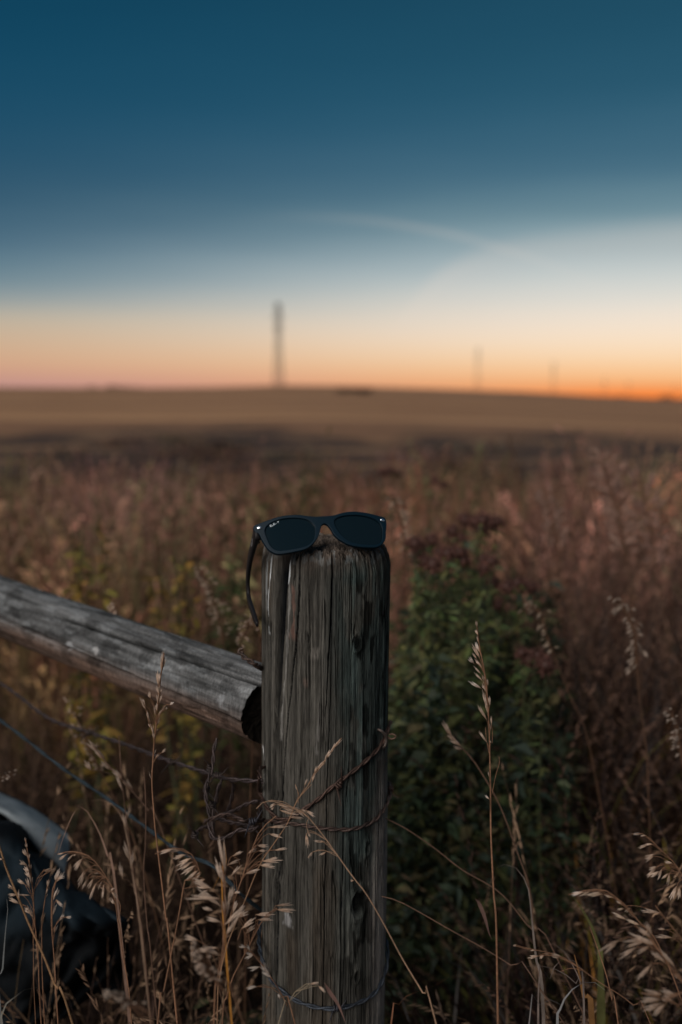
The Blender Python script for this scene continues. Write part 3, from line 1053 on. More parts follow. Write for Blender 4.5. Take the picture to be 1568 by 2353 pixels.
# lettering printed on the left lens, and on the temple
zt = zoom(1080, 2080, 31.36)
STROKES = [
    [(-45, 600), (10, 590), (60, 570), (80, 650), (100, 740), (112, 810)],
    [(60, 565), (110, 530), (160, 520), (205, 545), (205, 590), (175, 640), (130, 690), (95, 730), (40, 770)],
    [(130, 690), (160, 730), (200, 765), (275, 765)],
    [(205, 720), (225, 680), (280, 665), (330, 640), (370, 610), (375, 650), (385, 700), (395, 750)],
    [(415, 575), (430, 580)],
    [(540, 610), (510, 580), (480, 510), (455, 440), (470, 380), (510, 330), (560, 320), (590, 345), (580, 400), (545, 450), (520, 490), (560, 510), (570, 550), (540, 605)],
    [(570, 520), (620, 490), (660, 470), (650, 500), (690, 455), (730, 440), (720, 470), (770, 425), (810, 395), (850, 385), (850, 410)],
    [(915, 205), (960, 165), (1020, 125), (1080, 100), (1140, 110), (1150, 150), (1120, 200), (1080, 225)],
    [(1030, 140), (1035, 200), (1040, 260), (1060, 320)],
]
m = MB()
for st in STROKES:
    uvp = np.array([on_front(x, y, zt) for x, y in st])
    w_ = 0.00085
    c0 = hl.mean(0)
    pts = gpt(uvp[:, 0], uvp[:, 1], np.full(len(uvp), .0016))
    pts = spline(pts, len(st) * 4)
    # sits on the lens surface
    m.tube(pts, .00017, (.75, .85, .9), 6)
m.build('lens_lettering', M_PRINT, glasses)

# temples
ztt = zoom(960, 2080, 10.6917)


def on_plane(px, py, u0, wr):
    """photo point -> (v, n) on the plane u = u0 (arm runs back from the front)"""
    r = ray_of(px, py)
    t = (u0 - (CAM - GO) @ GU) / (r @ GU)
    p = CAM + r * t - GO
    return p @ GV, p @ nrm


UL = on_front(150, 240)[0]; UR = on_front(1326, 190)[0]
# outer face outline of the left arm as seen in the photo: (top edge), (bottom edge), zoom space of the arm or of the front
arm_top = [(150, 240), (138, 290), (120, 370), (104, 440), (90, 520), (80, 600), (75, 700), (76, 780), (82, 870), (94, 940), (112, 1000), (140, 1080), (168, 1140)]
tops = []
for i, (x, y) in enumerate(arm_top):
    px, py = zg(x, y)
    tops.append(on_plane(px, py, UL, 0))
tops = np.array(tops)
print('arm v,n', np.round(tops * 1000, 1).tolist())
# real arm: length along -n with a drop at the tip; its top edge follows the traced line
m_len = [0, .008, .022, .036, .050, .064, .080, .094, .108, .120, .130, .142, .152]
hgt = [.0150, .0145, .0135, .0128, .012, .0115, .011, .0106, .0104, .0104, .0104, .0098, .006]
WIN = [0, .0, .0, .0002, .0006, .0012, .0022, .0034, .0050, .0068, .0085, .011, .0135]


def arm(sign, u0, traced):
    n_ = len(traced)
    v_ = traced[:, 0]; w_ = traced[:, 1]
    ctr_top = np.stack([np.full(n_, u0) - sign * 0, v_, w_], -1)      # (u, v, n)
    cen = spline(ctr_top, 70)
    s_ = np.linspace(0, 1, 70)
    h_ = np.interp(s_, np.linspace(0, 1, n_), hgt)
    th_ = np.interp(s_, [0, .08, .2, .8, 1], [.0052, .0046, .0040, .0036, .0030])
    tan = unit(np.gradient(cen, axis=0))
    rows = []
    for i in range(70):
        dwn = np.array([0, tan[i][2], -tan[i][1]])
        dwn = unit(dwn)
        out_ = np.array([sign, 0, 0.0])
        c = cen[i] + dwn * h_[i] / 2
        hh, tt_ = h_[i] / 2, th_[i]
        if i in (0, 69): hh *= .9
        b_ = .0006
        prof = [(-hh + b_, 0), (-hh, -b_), (-hh, -tt_ + b_), (-hh + b_, -tt_), (hh - b_, -tt_), (hh, -tt_ + b_), (hh, -b_), (hh - b_, 0)]
        rows.append([c + dwn * a + out_ * b for a, b in prof])
    rows = np.array(rows)
    first = rows[:1].mean(1, keepdims=True) + (rows[:1] - rows[:1].mean(1, keepdims=True)) * .02
    last = rows[-1:].mean(1, keepdims=True) + (rows[-1:] - rows[-1:].mean(1, keepdims=True)) * .02
    rows = np.concatenate([first, rows, last])
    W = GO + rows[..., 0:1] * GU + rows[..., 1:2] * GV + rows[..., 2:3] * nrm
    m = MB(); m.grid(W if sign > 0 else W[:, ::-1], (.010, .009, .010), closed=True)
    return m.build('temple', M_PLASTIC, glasses), cen, W


tl, cenL, WL = arm(-1, UL, tops)
tr = tops.copy()
tr[:, 0] += on_front(1322, 165)[1] - on_front(150, 240)[1] + .000
trr, cenR, WR = arm(1, UR, tr)

# hinges
for cen, sgn, u0 in ((cenL, 1, UL), (cenR, -1, UR)):
    m = MB()
    c0 = cen[5]
    p0 = GO + (u0 + sgn * .0045) * GU + (c0[1] - .010) * GV + (c0[2]) * nrm
    m.tube(np.array([p0 + GV * .0035, p0 + GV * .003, p0 - GV * .003, p0 - GV * .0035]), np.array([.0005, .0024, .0024, .0005]), (.16, .15, .12), 14)
    p1 = p0 + GU * sgn * .003 + nrm * .003
    m.tube(np.array([p0, p1]), .0012, (.7, .7, .7), 8)
    m.build('hinge', M_SILVER, glasses)
# small silver script on the outside of the left temple
m = MB()
TS = [[(510, 800), (525, 860), (515, 900), (540, 870), (560, 800)], [(530, 900), (520, 930), (545, 970)],
      [(485, 975), (500, 1020), (490, 1050), (520, 1000), (540, 1040), (530, 1090)], [(470, 1040), (490, 1090), (500, 1140), (520, 1100)]]
for st in TS:
    pts = []
    for x, y in st:
        px, py = ztt(x, y)
        v_, n_ = on_plane(px, py, UL - .00025, 0)
        pts.append(GO + (UL - .00025) * GU + v_ * GV + n_ * nrm)
    m.tube(spline(pts, 4 * len(st)), .00016, (.45, .45, .46), 5)
m.build('temple_lettering', M_PRINT, glasses)

# ------------------------------------------------------------------ wires
def strand_pair(m, path, n, roff, rw, pitch, c, phase=0.0, c2=None):
    p = spline(path, n)
    t = unit(np.gradient(p, axis=0))
    ref = np.array([.1, -1, .25]); s = unit(np.cross(t, ref)); u_ = np.cross(s, t)
    L = np.r_[0, np.cumsum(np.linalg.norm(np.diff(p, axis=0), axis=1))]
    a = L / pitch * 2 * math.pi + phase
    for k in (0, math.pi):
        q = p + roff * (np.cos(a + k)[:, None] * s + np.sin(a + k)[:, None] * u_)
        cc = np.array(c) * (0.6 + .8 * vnoise(L * 120, L * 0 + k, 7))[:, None]
        m.tube(q, rw, cc, 7)
    return p


def barb(m, p, d, c, s=.012, rw=.0009):
    d = unit(d); a = unit(np.cross(d, [.2, -1, .1])); b = np.cross(d, a)
    t = np.linspace(0, 5.5 * math.pi, 50)
    q = p + d * (t / 5.5 / math.pi - .5)[:, None] * .008 + .0032 * (np.cos(t)[:, None] * a + np.sin(t)[:, None] * b)
    e0 = q[0] + unit(a * .6 - b * .7 - d * .3) * s; e1 = q[-1] + unit(-a + b * .2 + d * .7) * s
    q = np.vstack([e0, q, e1])
    r = np.full(len(q), rw); r[0] = r[-1] = rw * .25
    m.tube(q, r, c, 6)


RUST = (.075, .045, .035)
DARKW = (.045, .045, .055)
off = .0028


def pw(px, py, o=off):
    t, z = px2post(px, py)
    return post_pt(t, z, o)


# upper diagonal wire: staple at right edge, down-left across the post
wire1 = thing('barbed_wire', 'rusty barbed wire running diagonally across the post up to a staple', 'wire', tuple(pw(775, 1805)))
m = MB()
path = [post_pt(1.45, px2post(872, 1700)[1] + .012, .004), pw(873, 1708), pw(840, 1745), pw(800, 1778), pw(770, 1800), pw(735, 1832), pw(700, 1858), pw(668, 1880), pw(640, 1878), pw(615, 1850), pw(603, 1818), P(597, 1790, 1.13), P(600, 1765, 1.17), P(640, 1760, 1.2)]
strand_pair(m, path, 240, .0013, .00135, .035, RUST)
m.build('strand', M_WIRE, wire1)
m = MB(); barb(m, pw(777, 1803, .003), pw(800, 1778) - pw(760, 1810), RUST, .020, .0012)
m.build('barb', M_WIRE, wire1)
staple = thing('staple', 'bent metal staple holding the diagonal wire near the right edge of the post', 'staple', tuple(pw(876, 1695)))
m = MB()
t0, z0 = px2post(872, 1697)
sp_ = [post_pt(t0 - .05, z0 + .012, -.004), post_pt(t0 - .02, z0 + .010, .004), post_pt(t0 + .06, z0, .0065), post_pt(t0 + .05, z0 - .010, .005), post_pt(t0 + .03, z0 - .014, -.003)]
m.tube(spline(sp_, 24), .0017, (.10, .08, .07), 8)
m.build('staple_wire', M_WIRE, staple)
m = MB()
q0 = post_pt(t0 + .12, z0, .004)
t_ = np.linspace(0, 2 * math.pi * .85, 20)
m.tube(np.array([q0 + np.array([.003 + .0045 * math.cos(math.pi + a), 0, .003 * math.sin(a + math.pi)]) + np.array([.004, 0, 0]) for a in t_]), .0011, (.16, .10, .07), 7)
m.build('curl', M_WIRE, staple)

# ring wire round the post
wire2 = thing('barbed_wire', 'two-strand wire looped flat round the middle of the post', 'wire', tuple(pw(780, 1905)))
m = MB()
zz_ = px2post(880, 1880)[1]
loop = [P(470, 1888, 1.18), P(520, 1872, 1.16), P(560, 1885, 1.13), pw(612, 1884), pw(640, 1888), pw(690, 1893), pw(740, 1901), pw(800, 1904), pw(840, 1893), pw(868, 1872), post_pt(1.5, px2post(876, 1850)[1], .004),
        post_pt(1.9, px2post(876, 1840)[1], .004), post_pt(2.6, px2post(876, 1845)[1], .004), post_pt(3.3, px2post(876, 1860)[1], .004), post_pt(4.2, px2post(876, 1880)[1], .004), P(585, 1895, 1.16)]
strand_pair(m, loop, 360, .00135, .00135, .03, (.075, .05, .042), .7)
m.build('strand', M_WIRE, wire2)
m = MB(); barb(m, P(580, 1888, 1.125), np.array([1, 0, .1]), DARKW, .016, .0012); m.build('barb', M_WIRE, wire2)
m = MB(); barb(m, post_pt(1.62, px2post(876, 1845)[1], .005), np.array([0.2, 1, .1]), RUST, .012, .001); m.build('barb', M_WIRE, wire2)

# low ring
wire3 = thing('barbed_wire', 'sky-tinted wire sagging round the foot of the post in view', 'wire', tuple(pw(780, 2318)))
m = MB()
loop = [P(640, 2080, 1.3), P(604, 2110, 1.26), P(595, 2160, 1.21), P(604, 2210, 1.17), pw(625, 2245), pw(650, 2274), pw(690, 2300), pw(740, 2314), pw(790, 2312), pw(840, 2293), pw(870, 2262), post_pt(1.5, px2post(870, 2235)[1], .004),
        post_pt(2.0, px2post(870, 2215)[1], .004), post_pt(2.9, px2post(870, 2190)[1], .004), post_pt(3.9, px2post(870, 2170)[1], .004)]
strand_pair(m, loop, 320, .0014, .0014, .04, (.05, .06, .075), .2)  # bluish tint stands for the sky mirrored in the metal
m.build('strand', M_WIRE, wire3)
m = MB(); barb(m, pw(772, 2314, .003), np.array([1, 0, 0]), (.05, .05, .06), .014, .0011); m.build('barb', M_WIRE, wire3)

# long wire from the left, blurred
wire4 = thing('barbed_wire', 'dark barbed wire stretching from the left edge below the rail to the post', 'wire', tuple(P(470, 1775, 1.25)))
m = MB()
pl = [P(-160, 1480, 1.75), P(0, 1570, 1.62), P(110, 1650, 1.52), P(200, 1682, 1.45), P(290, 1712, 1.38), P(370, 1742, 1.32), P(470, 1775, 1.26), P(520, 1790, 1.22), P(600, 1796, 1.19), P(640, 1797, 1.22)]
strand_pair(m, pl, 300, .0016, .0014, .045, (.06, .045, .045))
m.build('strand', M_WIRE, wire4)
zq = zoom(700, 2900, 3.4845)
for (x, y, d_) in ((205, 1684, 1.44), (395, 1752, 1.30), (500, 1782, 1.235)):
    m = MB(); barb(m, P(x, y, d_), np.array([1, -.2, -.1]), (.06, .045, .04), .016, .0013); m.build('barb', M_WIRE, wire4)
# tangle of wire loops left of the post
tangle = thing('wire_tangle', 'tangled knot of dark barbed wire hanging left of the post', 'wire', tuple(P(490, 1800, 1.2)))


def zp(lst, zf, d0, d1=None, n=None):
    d1 = d0 if d1 is None else d1
    out = []
    for i, (x, y) in enumerate(lst):
        f = i / max(1, len(lst) - 1)
        px, py = zf(x, y)
        out.append(P(px, py, d0 + (d1 - d0) * f))
    return np.array(out)


for lst, a, b in (([(590, 190), (545, 350), (530, 560), (480, 720), (430, 900), (440, 1050), (480, 1250), (480, 1420), (510, 1550), (570, 1600), (650, 1590), (780, 1540), (900, 1470), (1050, 1470), (1180, 1420)], 1.21, 1.14),
                  ([(660, 760), (600, 920), (570, 1080), (540, 1250), (535, 1400), (545, 1560), (600, 1600)], 1.22, 1.22),
                  ([(780, 760), (820, 850), (800, 1000), (750, 1180), (690, 1290)], 1.23, 1.25),
                  ([(1180, 1060), (1000, 1110), (850, 1190), (700, 1250), (560, 1300), (500, 1360)], 1.17, 1.24),
                  ([(560, 1310), (700, 1340), (800, 1370), (900, 1385), (1000, 1410), (1090, 1440)], 1.2, 1.15),
                  ([(240, 1570), (350, 1460), (450, 1420), (540, 1380)], 1.27, 1.22)):
    m = MB(); strand_pair(m, zp(lst, zq, a, b), 160, .0014, .0013, .03, (.055, .04, .038), random.random()); m.build('strand', M_WIRE, tangle)
for (x, y) in ((440, 900), (520, 1120), (490, 600), (1080, 1400), (280, 1540)):
    m = MB(); barb(m, P(*zq(x, y), 1.2), np.array([.2, 0, 1]), (.05, .038, .035), .014, .0012); m.build('barb', M_WIRE, tangle)
# smooth metal wire, mirrored sky put into its blue tint
wire5 = thing('sky_tinted_wire', 'thin metal cable tinted with mirrored sky sloping down from the left edge through the grass', 'cable', tuple(P(250, 1840, 1.35)))
m = MB()
pl = [P(-120, 1570, 1.55), P(0, 1655, 1.48), P(60, 1700, 1.45), P(150, 1770, 1.41), P(250, 1838, 1.37), P(340, 1905, 1.33), P(420, 1962, 1.30), P(480, 1985, 1.28), P(520, 2020, 1.27), P(560, 2060, 1.26), P(640, 2120, 1.30), P(760, 2200, 1.4)]
strand_pair(m, pl, 260, .0011, .0016, .09, (.02, .033, .042))
m.build('strand', M_WIRE, wire5)
# loose bent wire end on the rail by the post
wend = thing('wire_end', 'short twisted wire end lying on the rail beside the post', 'wire', tuple(P(575, 1515, 1.18)))
m = MB()
strand_pair(m, [P(553, 1498, 1.165), P(558, 1508, 1.16), P(572, 1518, 1.155), P(588, 1528, 1.155), P(606, 1538, 1.19)], 60, .0018, .0016, .02, (.075, .05, .04))
q = [P(553, 1498, 1.165), P(548, 1502, 1.165), P(551, 1492, 1.165), P(558, 1491, 1.165)]
m.tube(spline(q, 12), .0016, (.10, .07, .055), 7)
m.build('strand', M_WIRE, wend)

# ------------------------------------------------------------------ tarp in the lower left
rowsT = [
    [(-80, 1790, 1.62), (20, 1832, 1.60), (60, 1850, 1.60), (100, 1878, 1.59), (140, 1906, 1.58), (158, 1915, 1.58)],
    [(-80, 1820, 1.55), (10, 1850, 1.55), (50, 1875, 1.54), (95, 1905, 1.54), (132, 1935, 1.54), (155, 1965, 1.55)],
    [(-80, 1850, 1.52), (0, 1866, 1.52), (40, 1900, 1.52), (85, 1945, 1.52), (120, 1975, 1.52), (148, 2010, 1.52)],
    [(-80, 1866, 1.56), (0, 1880, 1.56), (40, 1920, 1.56), (85, 1968, 1.56), (125, 2012, 1.56), (165, 2050, 1.55)],
    [(-80, 1872, 1.50), (0, 1892, 1.49), (40, 1930, 1.48), (85, 1978, 1.47), (130, 2028, 1.46), (190, 2072, 1.46)],
    [(-80, 1900, 1.44), (0, 1925, 1.43), (45, 1965, 1.42), (90, 2015, 1.42), (150, 2060, 1.41), (240, 2100, 1.42)],
    [(-80, 2000, 1.42), (0, 2010, 1.41), (50, 2040, 1.40), (110, 2080, 1.40), (190, 2120, 1.40), (290, 2128, 1.42)],
    [(-80, 2150, 1.44), (0, 2160, 1.43), (60, 2170, 1.42), (130, 2180, 1.42), (220, 2172, 1.44), (290, 2150, 1.5)],
    [(-80, 2300, 1.46), (0, 2300, 1.46), (70, 2290, 1.45), (150, 2250, 1.45), (230, 2230, 1.48), (300, 2210, 1.55)],
    [(-80, 2450, 1.56), (0, 2450, 1.56), (80, 2400, 1.54), (170, 2330, 1.54), (260, 2300, 1.56), (320, 2280, 1.6)],
]
g0 = np.array([[P(*q) for q in r] for r in rowsT])
g1a = np.array([spline(r, 50) for r in g0])
g2a = np.stack([spline(g1a[:, j], 120) for j in range(50)], 1)
ii, jj = np.meshgrid(np.arange(120), np.arange(50), indexing='ij')
wr = (fbm(ii * .07, jj * .14, 201, 4) - .5) * .05 + np.abs(fbm(ii * .05 + jj * .06, jj * .05 - ii * .02, 203, 3) - .5) * .16
wr[:34] *= .12
g2a = g2a - FW * wr[..., None] * -1
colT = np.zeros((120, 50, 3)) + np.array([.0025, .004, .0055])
lit_fold = (sstep(0, 3, ii) * (1 - sstep(26, 31, ii)))[..., None]
colT = colT * (1 - lit_fold) + np.array([.25, .29, .31]) * lit_fold  # sky light on the upper fold put into the colour
lit_ridge = (sstep(46, 52, ii) * (1 - sstep(66, 76, ii)))[..., None]
colT = colT * (1 - lit_ridge) + np.array([.007, .014, .020]) * lit_ridge  # bluish highlight on the ridge put into the colour
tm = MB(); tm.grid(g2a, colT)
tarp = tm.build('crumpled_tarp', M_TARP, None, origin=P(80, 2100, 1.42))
sol = tarp.modifiers.new('thickness', 'SOLIDIFY'); sol.thickness = .004; sol.offset = 0
tag(tarp, 'crumpled dark blue sheet with sky light painted onto its upper fold, lying in the grass at lower left', 'tarp')

# ------------------------------------------------------------------ grass heroes
rnd = random.Random(7)
nrs = np.random.default_rng(77)
STRAW = np.array([.30, .185, .115])
PALE = np.array([.58, .46, .37])
STEM = np.array([.22, .115, .065])


def spikelet(m, b, t, w, c0=STRAW, c1=PALE, fan=True):
    b = np.asarray(b); t = np.asarray(t)
    L = np.linalg.norm(t - b)
    d = (t - b) / max(L, 1e-9)
    s = unit(np.cross(d, FW)); bk = np.cross(d, s)
    c0 = c0 * rnd.uniform(.75, 1.2); c1 = c1 * rnd.uniform(.7, 1.15)
    n = 3 if fan else 2
    for k in range(n):
        a = (k - (n - 1) / 2) * rnd.uniform(.10, .2)
        ln = L * (1 if k == n // 2 else rnd.uniform(.72, .95))
        tip = b + (d * math.cos(a) + s * math.sin(a) * w / max(L, 1e-6) * 3.2 + bk * rnd.uniform(-.1, .1)) * ln
        st = b + d * L * .06 * k
        m.spindle(st, tip, w * rnd.uniform(.42, .6), c0, c1, 5)


def stalk(label, zf, stem, spk, d=1.08, d1=None, r0=.0011, r1=.0005, branches=(), leaves=(), wscale=1.0, name='grass_stalk',
          group='grass stalks round the post', stemc=STEM, c0=STRAW, c1=PALE, base=True, white=(), cat='grass stalk'):
    """stem: tip first, photo points in zoom space; spikelets (bx,by,tx,ty,w)"""
    d1 = d if d1 is None else d1
    sc = 1.0
    def cv(x, y, dd):
        px, py = zf(x, y) if zf else (x, y)
        return P(px, py, dd)
    ys = [p[1] for p in stem]
    n = len(stem)
    pts = [cv(x, y, d + (d1 - d) * i / max(1, n - 1)) for i, (x, y) in enumerate(stem)]
    if base:                     # carry the stem on down to the ground
        a, b = np.array(pts[-2]), np.array(pts[-1])
        dr = unit(b - a); dr = unit(dr * .5 + np.array([0, .12, -1]) * .5)
        k = max(0.02, b[2] - 0.0)
        pts.append(b + dr * (k * .5 / max(-dr[2], .2)))
        q = pts[-1].copy(); q[2] = float(ground_z(q[0], q[1])) - .01; q[1] += .05
        pts.append(q)
    pts = np.array(pts)
    e = thing(name, label, cat, tuple(pts[-1]), group)
    m = MB(); sp = spline(pts, 16 + 6 * len(pts))
    L = np.linspace(0, 1, len(sp))
    cc = stemc * (0.75 + .5 * vnoise(L * 40, L * 0 + len(label), 3))[:, None]
    m.tube(sp, r1 + (r0 - r1) * np.minimum(1, L * 2), cc, 6)
    # a joint or two on the culm
    for f in (.45, .7):
        i = int(f * len(sp)); m.spindle(sp[i] - (sp[i + 1] - sp[i]) * .3, sp[i] + unit(sp[i + 1] - sp[i]) * .006, r0 * 3.4, stemc * .7, stemc * .7, 6)
    m.build('stem', M_STRAW, e)
    # px size in this zoom -> metres
    if zf:
        ax = zf(0, 0); bx = zf(100, 0); pxs = (bx[0] - ax[0]) / 100
    else:
        pxs = 1.0
    if spk or branches:
        m = MB()
        for i, q in enumerate(spk):
            bx_, by_, tx_, ty_, w = q[:5]
            dd = d + rnd.uniform(-.008, .008)
            wht = len(q) > 5
            spikelet(m, cv(bx_, by_, dd), cv(tx_, ty_, dd + rnd.uniform(-.006, .006)), w * pxs * dd / FPX * 1.15 * wscale,
                     c0 * (1.25 if wht else 1), (np.array([.72, .66, .60]) if wht else c1))
            # pedicel to the nearest point of the stem
            bp_ = cv(bx_, by_, dd)
            dist = np.linalg.norm(sp - bp_, axis=1); j = int(np.argmin(dist))
            if dist[j] < .035:
                j2 = min(len(sp) - 1, j + 2)
                m.tube(spline([sp[j2], (sp[j2] + bp_) / 2 + (sp[j] - sp[j2]) * .3, bp_], 5), .00028, stemc, 4)
        for br in branches:
            pb = [cv(x, y, d + rnd.uniform(-.003, .003)) for x, y in br]
            m.tube(spline(pb, 4 * len(pb)), .00032, stemc * 1.1, 4)
        m.build('seed_head', M_STRAW, e)
    for lf in leaves:
        pl_, w, lc = lf
        pb = [cv(x, y, d + .02 * i / len(pl_)) for i, (x, y) in enumerate(pl_)]
        m = MB(); sp2 = spline(pb, 26)
        s_ = np.linspace(0, 1, 26)
        wd = w * pxs * d / FPX * np.minimum(1, np.minimum(s_ * 5 + .06, (1 - s_) * 1.6 + .03))
        m.blade(sp2, wd, RT + UP * .4, np.array(lc), .3)
        m.build('leaf', M_GRASS, e)
    return e


z6 = zoom(1750, 2400, 2.6133)
stalk('tall lone grass stalk with an upright seed head right of the post', z6,
      [(405, 230), (425, 330), (440, 480), (465, 600), (490, 720), (510, 850), (530, 1100), (545, 1400), (552, 1700), (558, 2000), (560, 2350), (566, 2560), (590, 3050), (625, 3750)],
      [(415, 290, 405, 215, 28), (425, 370, 398, 310, 22), (437, 460, 415, 370, 22), (443, 550, 395, 440, 32, 1), (448, 620, 360, 450, 32), (412, 620, 370, 550, 22), (470, 715, 385, 610, 26),
       (385, 670, 325, 595, 34, 1), (460, 780, 380, 690, 24), (475, 850, 380, 755, 24), (500, 860, 470, 780, 26), (530, 900, 520, 820, 20), (462, 930, 320, 848, 32, 1), (520, 960, 465, 890, 20),
       (525, 1000, 480, 850, 28), (530, 1160, 468, 930, 28), (550, 1110, 545, 1000, 24), (520, 1260, 420, 1095, 34), (525, 1190, 500, 1020, 24), (555, 1370, 552, 1290, 22),
       (568, 1310, 562, 1210, 14), (525, 1500, 435, 1365, 28), (560, 1500, 556, 1470, 14), (548, 2090, 495, 2040, 18, 1), (545, 1860, 533, 1790, 14)],
      d=1.10, r0=.0017, r1=.0006, branches=[[(448, 620), (480, 700), (500, 800)], [(525, 1500), (545, 1600), (550, 1680)], [(575, 1500), (578, 1380), (568, 1310)], [(505, 1335), (515, 1450), (540, 1600)],
                                           [(645, 1640), (652, 1700), (610, 1850), (572, 2040)]],
      leaves=[([(395, 3125), (440, 3180), (500, 3330), (540, 3480), (575, 3560)], 40, (.14, .085, .07))])
z7 = zoom(500, 2550, 3.137)
stalk('slim upright grass stalk standing in front of the rail', z7,
      [(490, 200), (465, 400), (450, 480), (430, 650), (410, 850), (400, 1020), (380, 1200), (365, 1350), (355, 1500), (340, 1750), (345, 1950), (360, 2130), (375, 2350), (420, 2730), (480, 3220), (520, 3560), (570, 3950)],
      [(455, 440, 465, 180, 36), (460, 420, 497, 160, 36), (465, 360, 447, 240, 24), (475, 390, 503, 250, 30), (415, 600, 410, 410, 44), (425, 590, 432, 450, 30), (430, 720, 395, 610, 30),
       (440, 740, 435, 600, 34), (430, 830, 468, 710, 26), (445, 690, 465, 650, 14), (410, 840, 425, 700, 36), (315, 765, 285, 705, 16), (318, 765, 303, 668, 22), (250, 860, 180, 750, 30), (268, 915, 200, 810, 22),
       (255, 860, 218, 765, 26), (300, 1040, 275, 930, 26), (325, 1140, 300, 1070, 24), (320, 1080, 290, 960, 24), (380, 990, 368, 850, 22), (400, 930, 395, 820, 30), (420, 985, 465, 905, 26),
       (440, 960, 520, 850, 20), (510, 905, 540, 875, 22, 1), (560, 845, 618, 815, 28, 1), (385, 1120, 440, 1010, 26), (360, 1230, 335, 1100, 30), (395, 1180, 415, 1145, 14), (370, 1280, 350, 1190, 30),
       (365, 1470, 395, 1400, 16), (375, 1525, 430, 1465, 22), (455, 1452, 518, 1402, 24), (335, 1790, 298, 1690, 14), (345, 1720, 335, 1655, 14)],
      d=1.06, r0=.0015, r1=.0006, branches=[[(365, 1300), (340, 1180), (300, 1070), (270, 930), (250, 860)], [(405, 1030), (460, 940), (515, 850), (560, 845)], [(365, 870), (340, 820), (320, 765)],
                                           [(365, 1570), (400, 1510), (455, 1450)], [(470, 940), (490, 920), (510, 905)], [(450, 480), (450, 540), (440, 640)]])
z3 = zoom(0, 3100, 2.24)
stalk('nodding grass head arching left over the blue sheet', z3,
      [(515, 712), (620, 688), (700, 695), (800, 730), (880, 810), (950, 910), (1000, 990), (1025, 1080), (1045, 1200), (1060, 1344), (1070, 1345), (1100, 1600), (1150, 1900), (1180, 2230)],
      [(570, 705, 510, 715, 14), (605, 710, 525, 765, 22), (660, 715, 595, 778, 20), (685, 710, 655, 732, 14), (745, 750, 650, 835, 28), (735, 770, 665, 860, 24), (770, 870, 690, 1030, 26), (760, 860, 700, 990, 28),
       (785, 935, 735, 1030, 22), (840, 930, 780, 1035, 26), (865, 970, 800, 1120, 26), (850, 980, 805, 1130, 20), (915, 955, 880, 1030, 22), (935, 980, 915, 1110, 28), (900, 1010, 935, 1030, 16),
       (990, 1050, 1025, 1010, 20), (1000, 1040, 1055, 1110, 26), (1000, 1100, 975, 1120, 18), (1030, 1160, 985, 1120, 24), (840, 880, 895, 885, 16)],
      d=1.05, branches=[[(890, 820), (840, 815), (770, 860)], [(800, 740), (770, 738), (745, 750)], [(950, 920), (870, 865), (800, 900), (785, 935)], [(960, 930), (900, 910), (860, 925), (840, 935)], [(985, 960), (920, 930), (870, 970)], [(1050, 1100), (1080, 1180), (1065, 1300)]])
stalk('upright beige seed head nearest the left edge', z3,
      [(228, 575), (240, 650), (260, 760), (275, 850), (290, 980), (298, 1100), (315, 1340), (345, 1700), (370, 2230)],
      [(235, 610, 222, 562, 14), (240, 660, 230, 605, 22), (245, 735, 200, 665, 32), (258, 760, 255, 705, 28), (245, 820, 172, 760, 24), (215, 800, 172, 797, 18), (262, 880, 215, 820, 30), (275, 850, 265, 790, 26),
       (275, 930, 225, 860, 30), (225, 985, 150, 940, 30), (265, 1020, 240, 920, 30), (160, 1078, 67, 1078, 24), (275, 1082, 160, 1075, 16), (175, 1160, 75, 1105, 28), (290, 1000, 270, 900, 26), (270, 1220, 220, 1190, 22),
       (300, 1290, 245, 1160, 30), (280, 1250, 215, 1210, 20)],
      d=1.04, branches=[[(225, 985), (260, 1050), (295, 1090)], [(175, 1160), (240, 1180), (300, 1250)]])
stalk('pale grey seed head just right of the leftmost beige one', z3,
      [(535, 850), (510, 930), (480, 980), (465, 1100), (460, 1250), (465, 1400), (490, 1700), (520, 2230)],
      [(500, 950, 535, 835, 34), (505, 960, 580, 870, 30), (510, 935, 585, 905, 26), (500, 960, 500, 880, 26), (475, 1130, 520, 1010, 26), (480, 1110, 538, 1030, 22), (505, 1120, 570, 1190, 35), (470, 1260, 510, 1160, 24),
       (530, 1310, 578, 1250, 22), (590, 1275, 645, 1280, 22), (480, 1420, 520, 1350, 26)],
      d=1.045, c1=np.array([.42, .38, .34]), branches=[[(465, 1400), (530, 1310), (590, 1275)]])
stalk('fine curved sprig bending right between two seed heads', z3,
      [(495, 855), (430, 850), (380, 860), (320, 960), (302, 1080), (298, 1180), (300, 1600), (320, 2230)],
      [(390, 862, 470, 850, 28), (440, 855, 500, 855, 20), (470, 848, 503, 850, 14)], d=1.045, r0=.0006, r1=.0003)
stalk('narrow reddish spike standing between the two left seed heads', z3,
      [(433, 945), (415, 1060), (400, 1130), (380, 1300), (375, 1500), (400, 2230)],
      [(425, 1010, 435, 935, 18), (410, 1070, 435, 1015, 20), (405, 1110, 420, 1060, 16)], d=1.05, r0=.0008)
stalk('long bare stem leaning in from the left edge', z3,
      [(-80, 420), (0, 660), (60, 850), (130, 1020), (200, 1190), (260, 1340), (390, 1620), (500, 1900), (650, 2230)],
      [(120, 1030, 65, 985, 24), (110, 1020, 75, 1010, 18), (20, 760, -10, 755, 16), (170, 1120, 165, 1030, 16)], d=1.02, r0=.0014, r1=.001, stemc=np.array([.26, .15, .075]))
z5 = zoom(0, 3000, 1.4255)
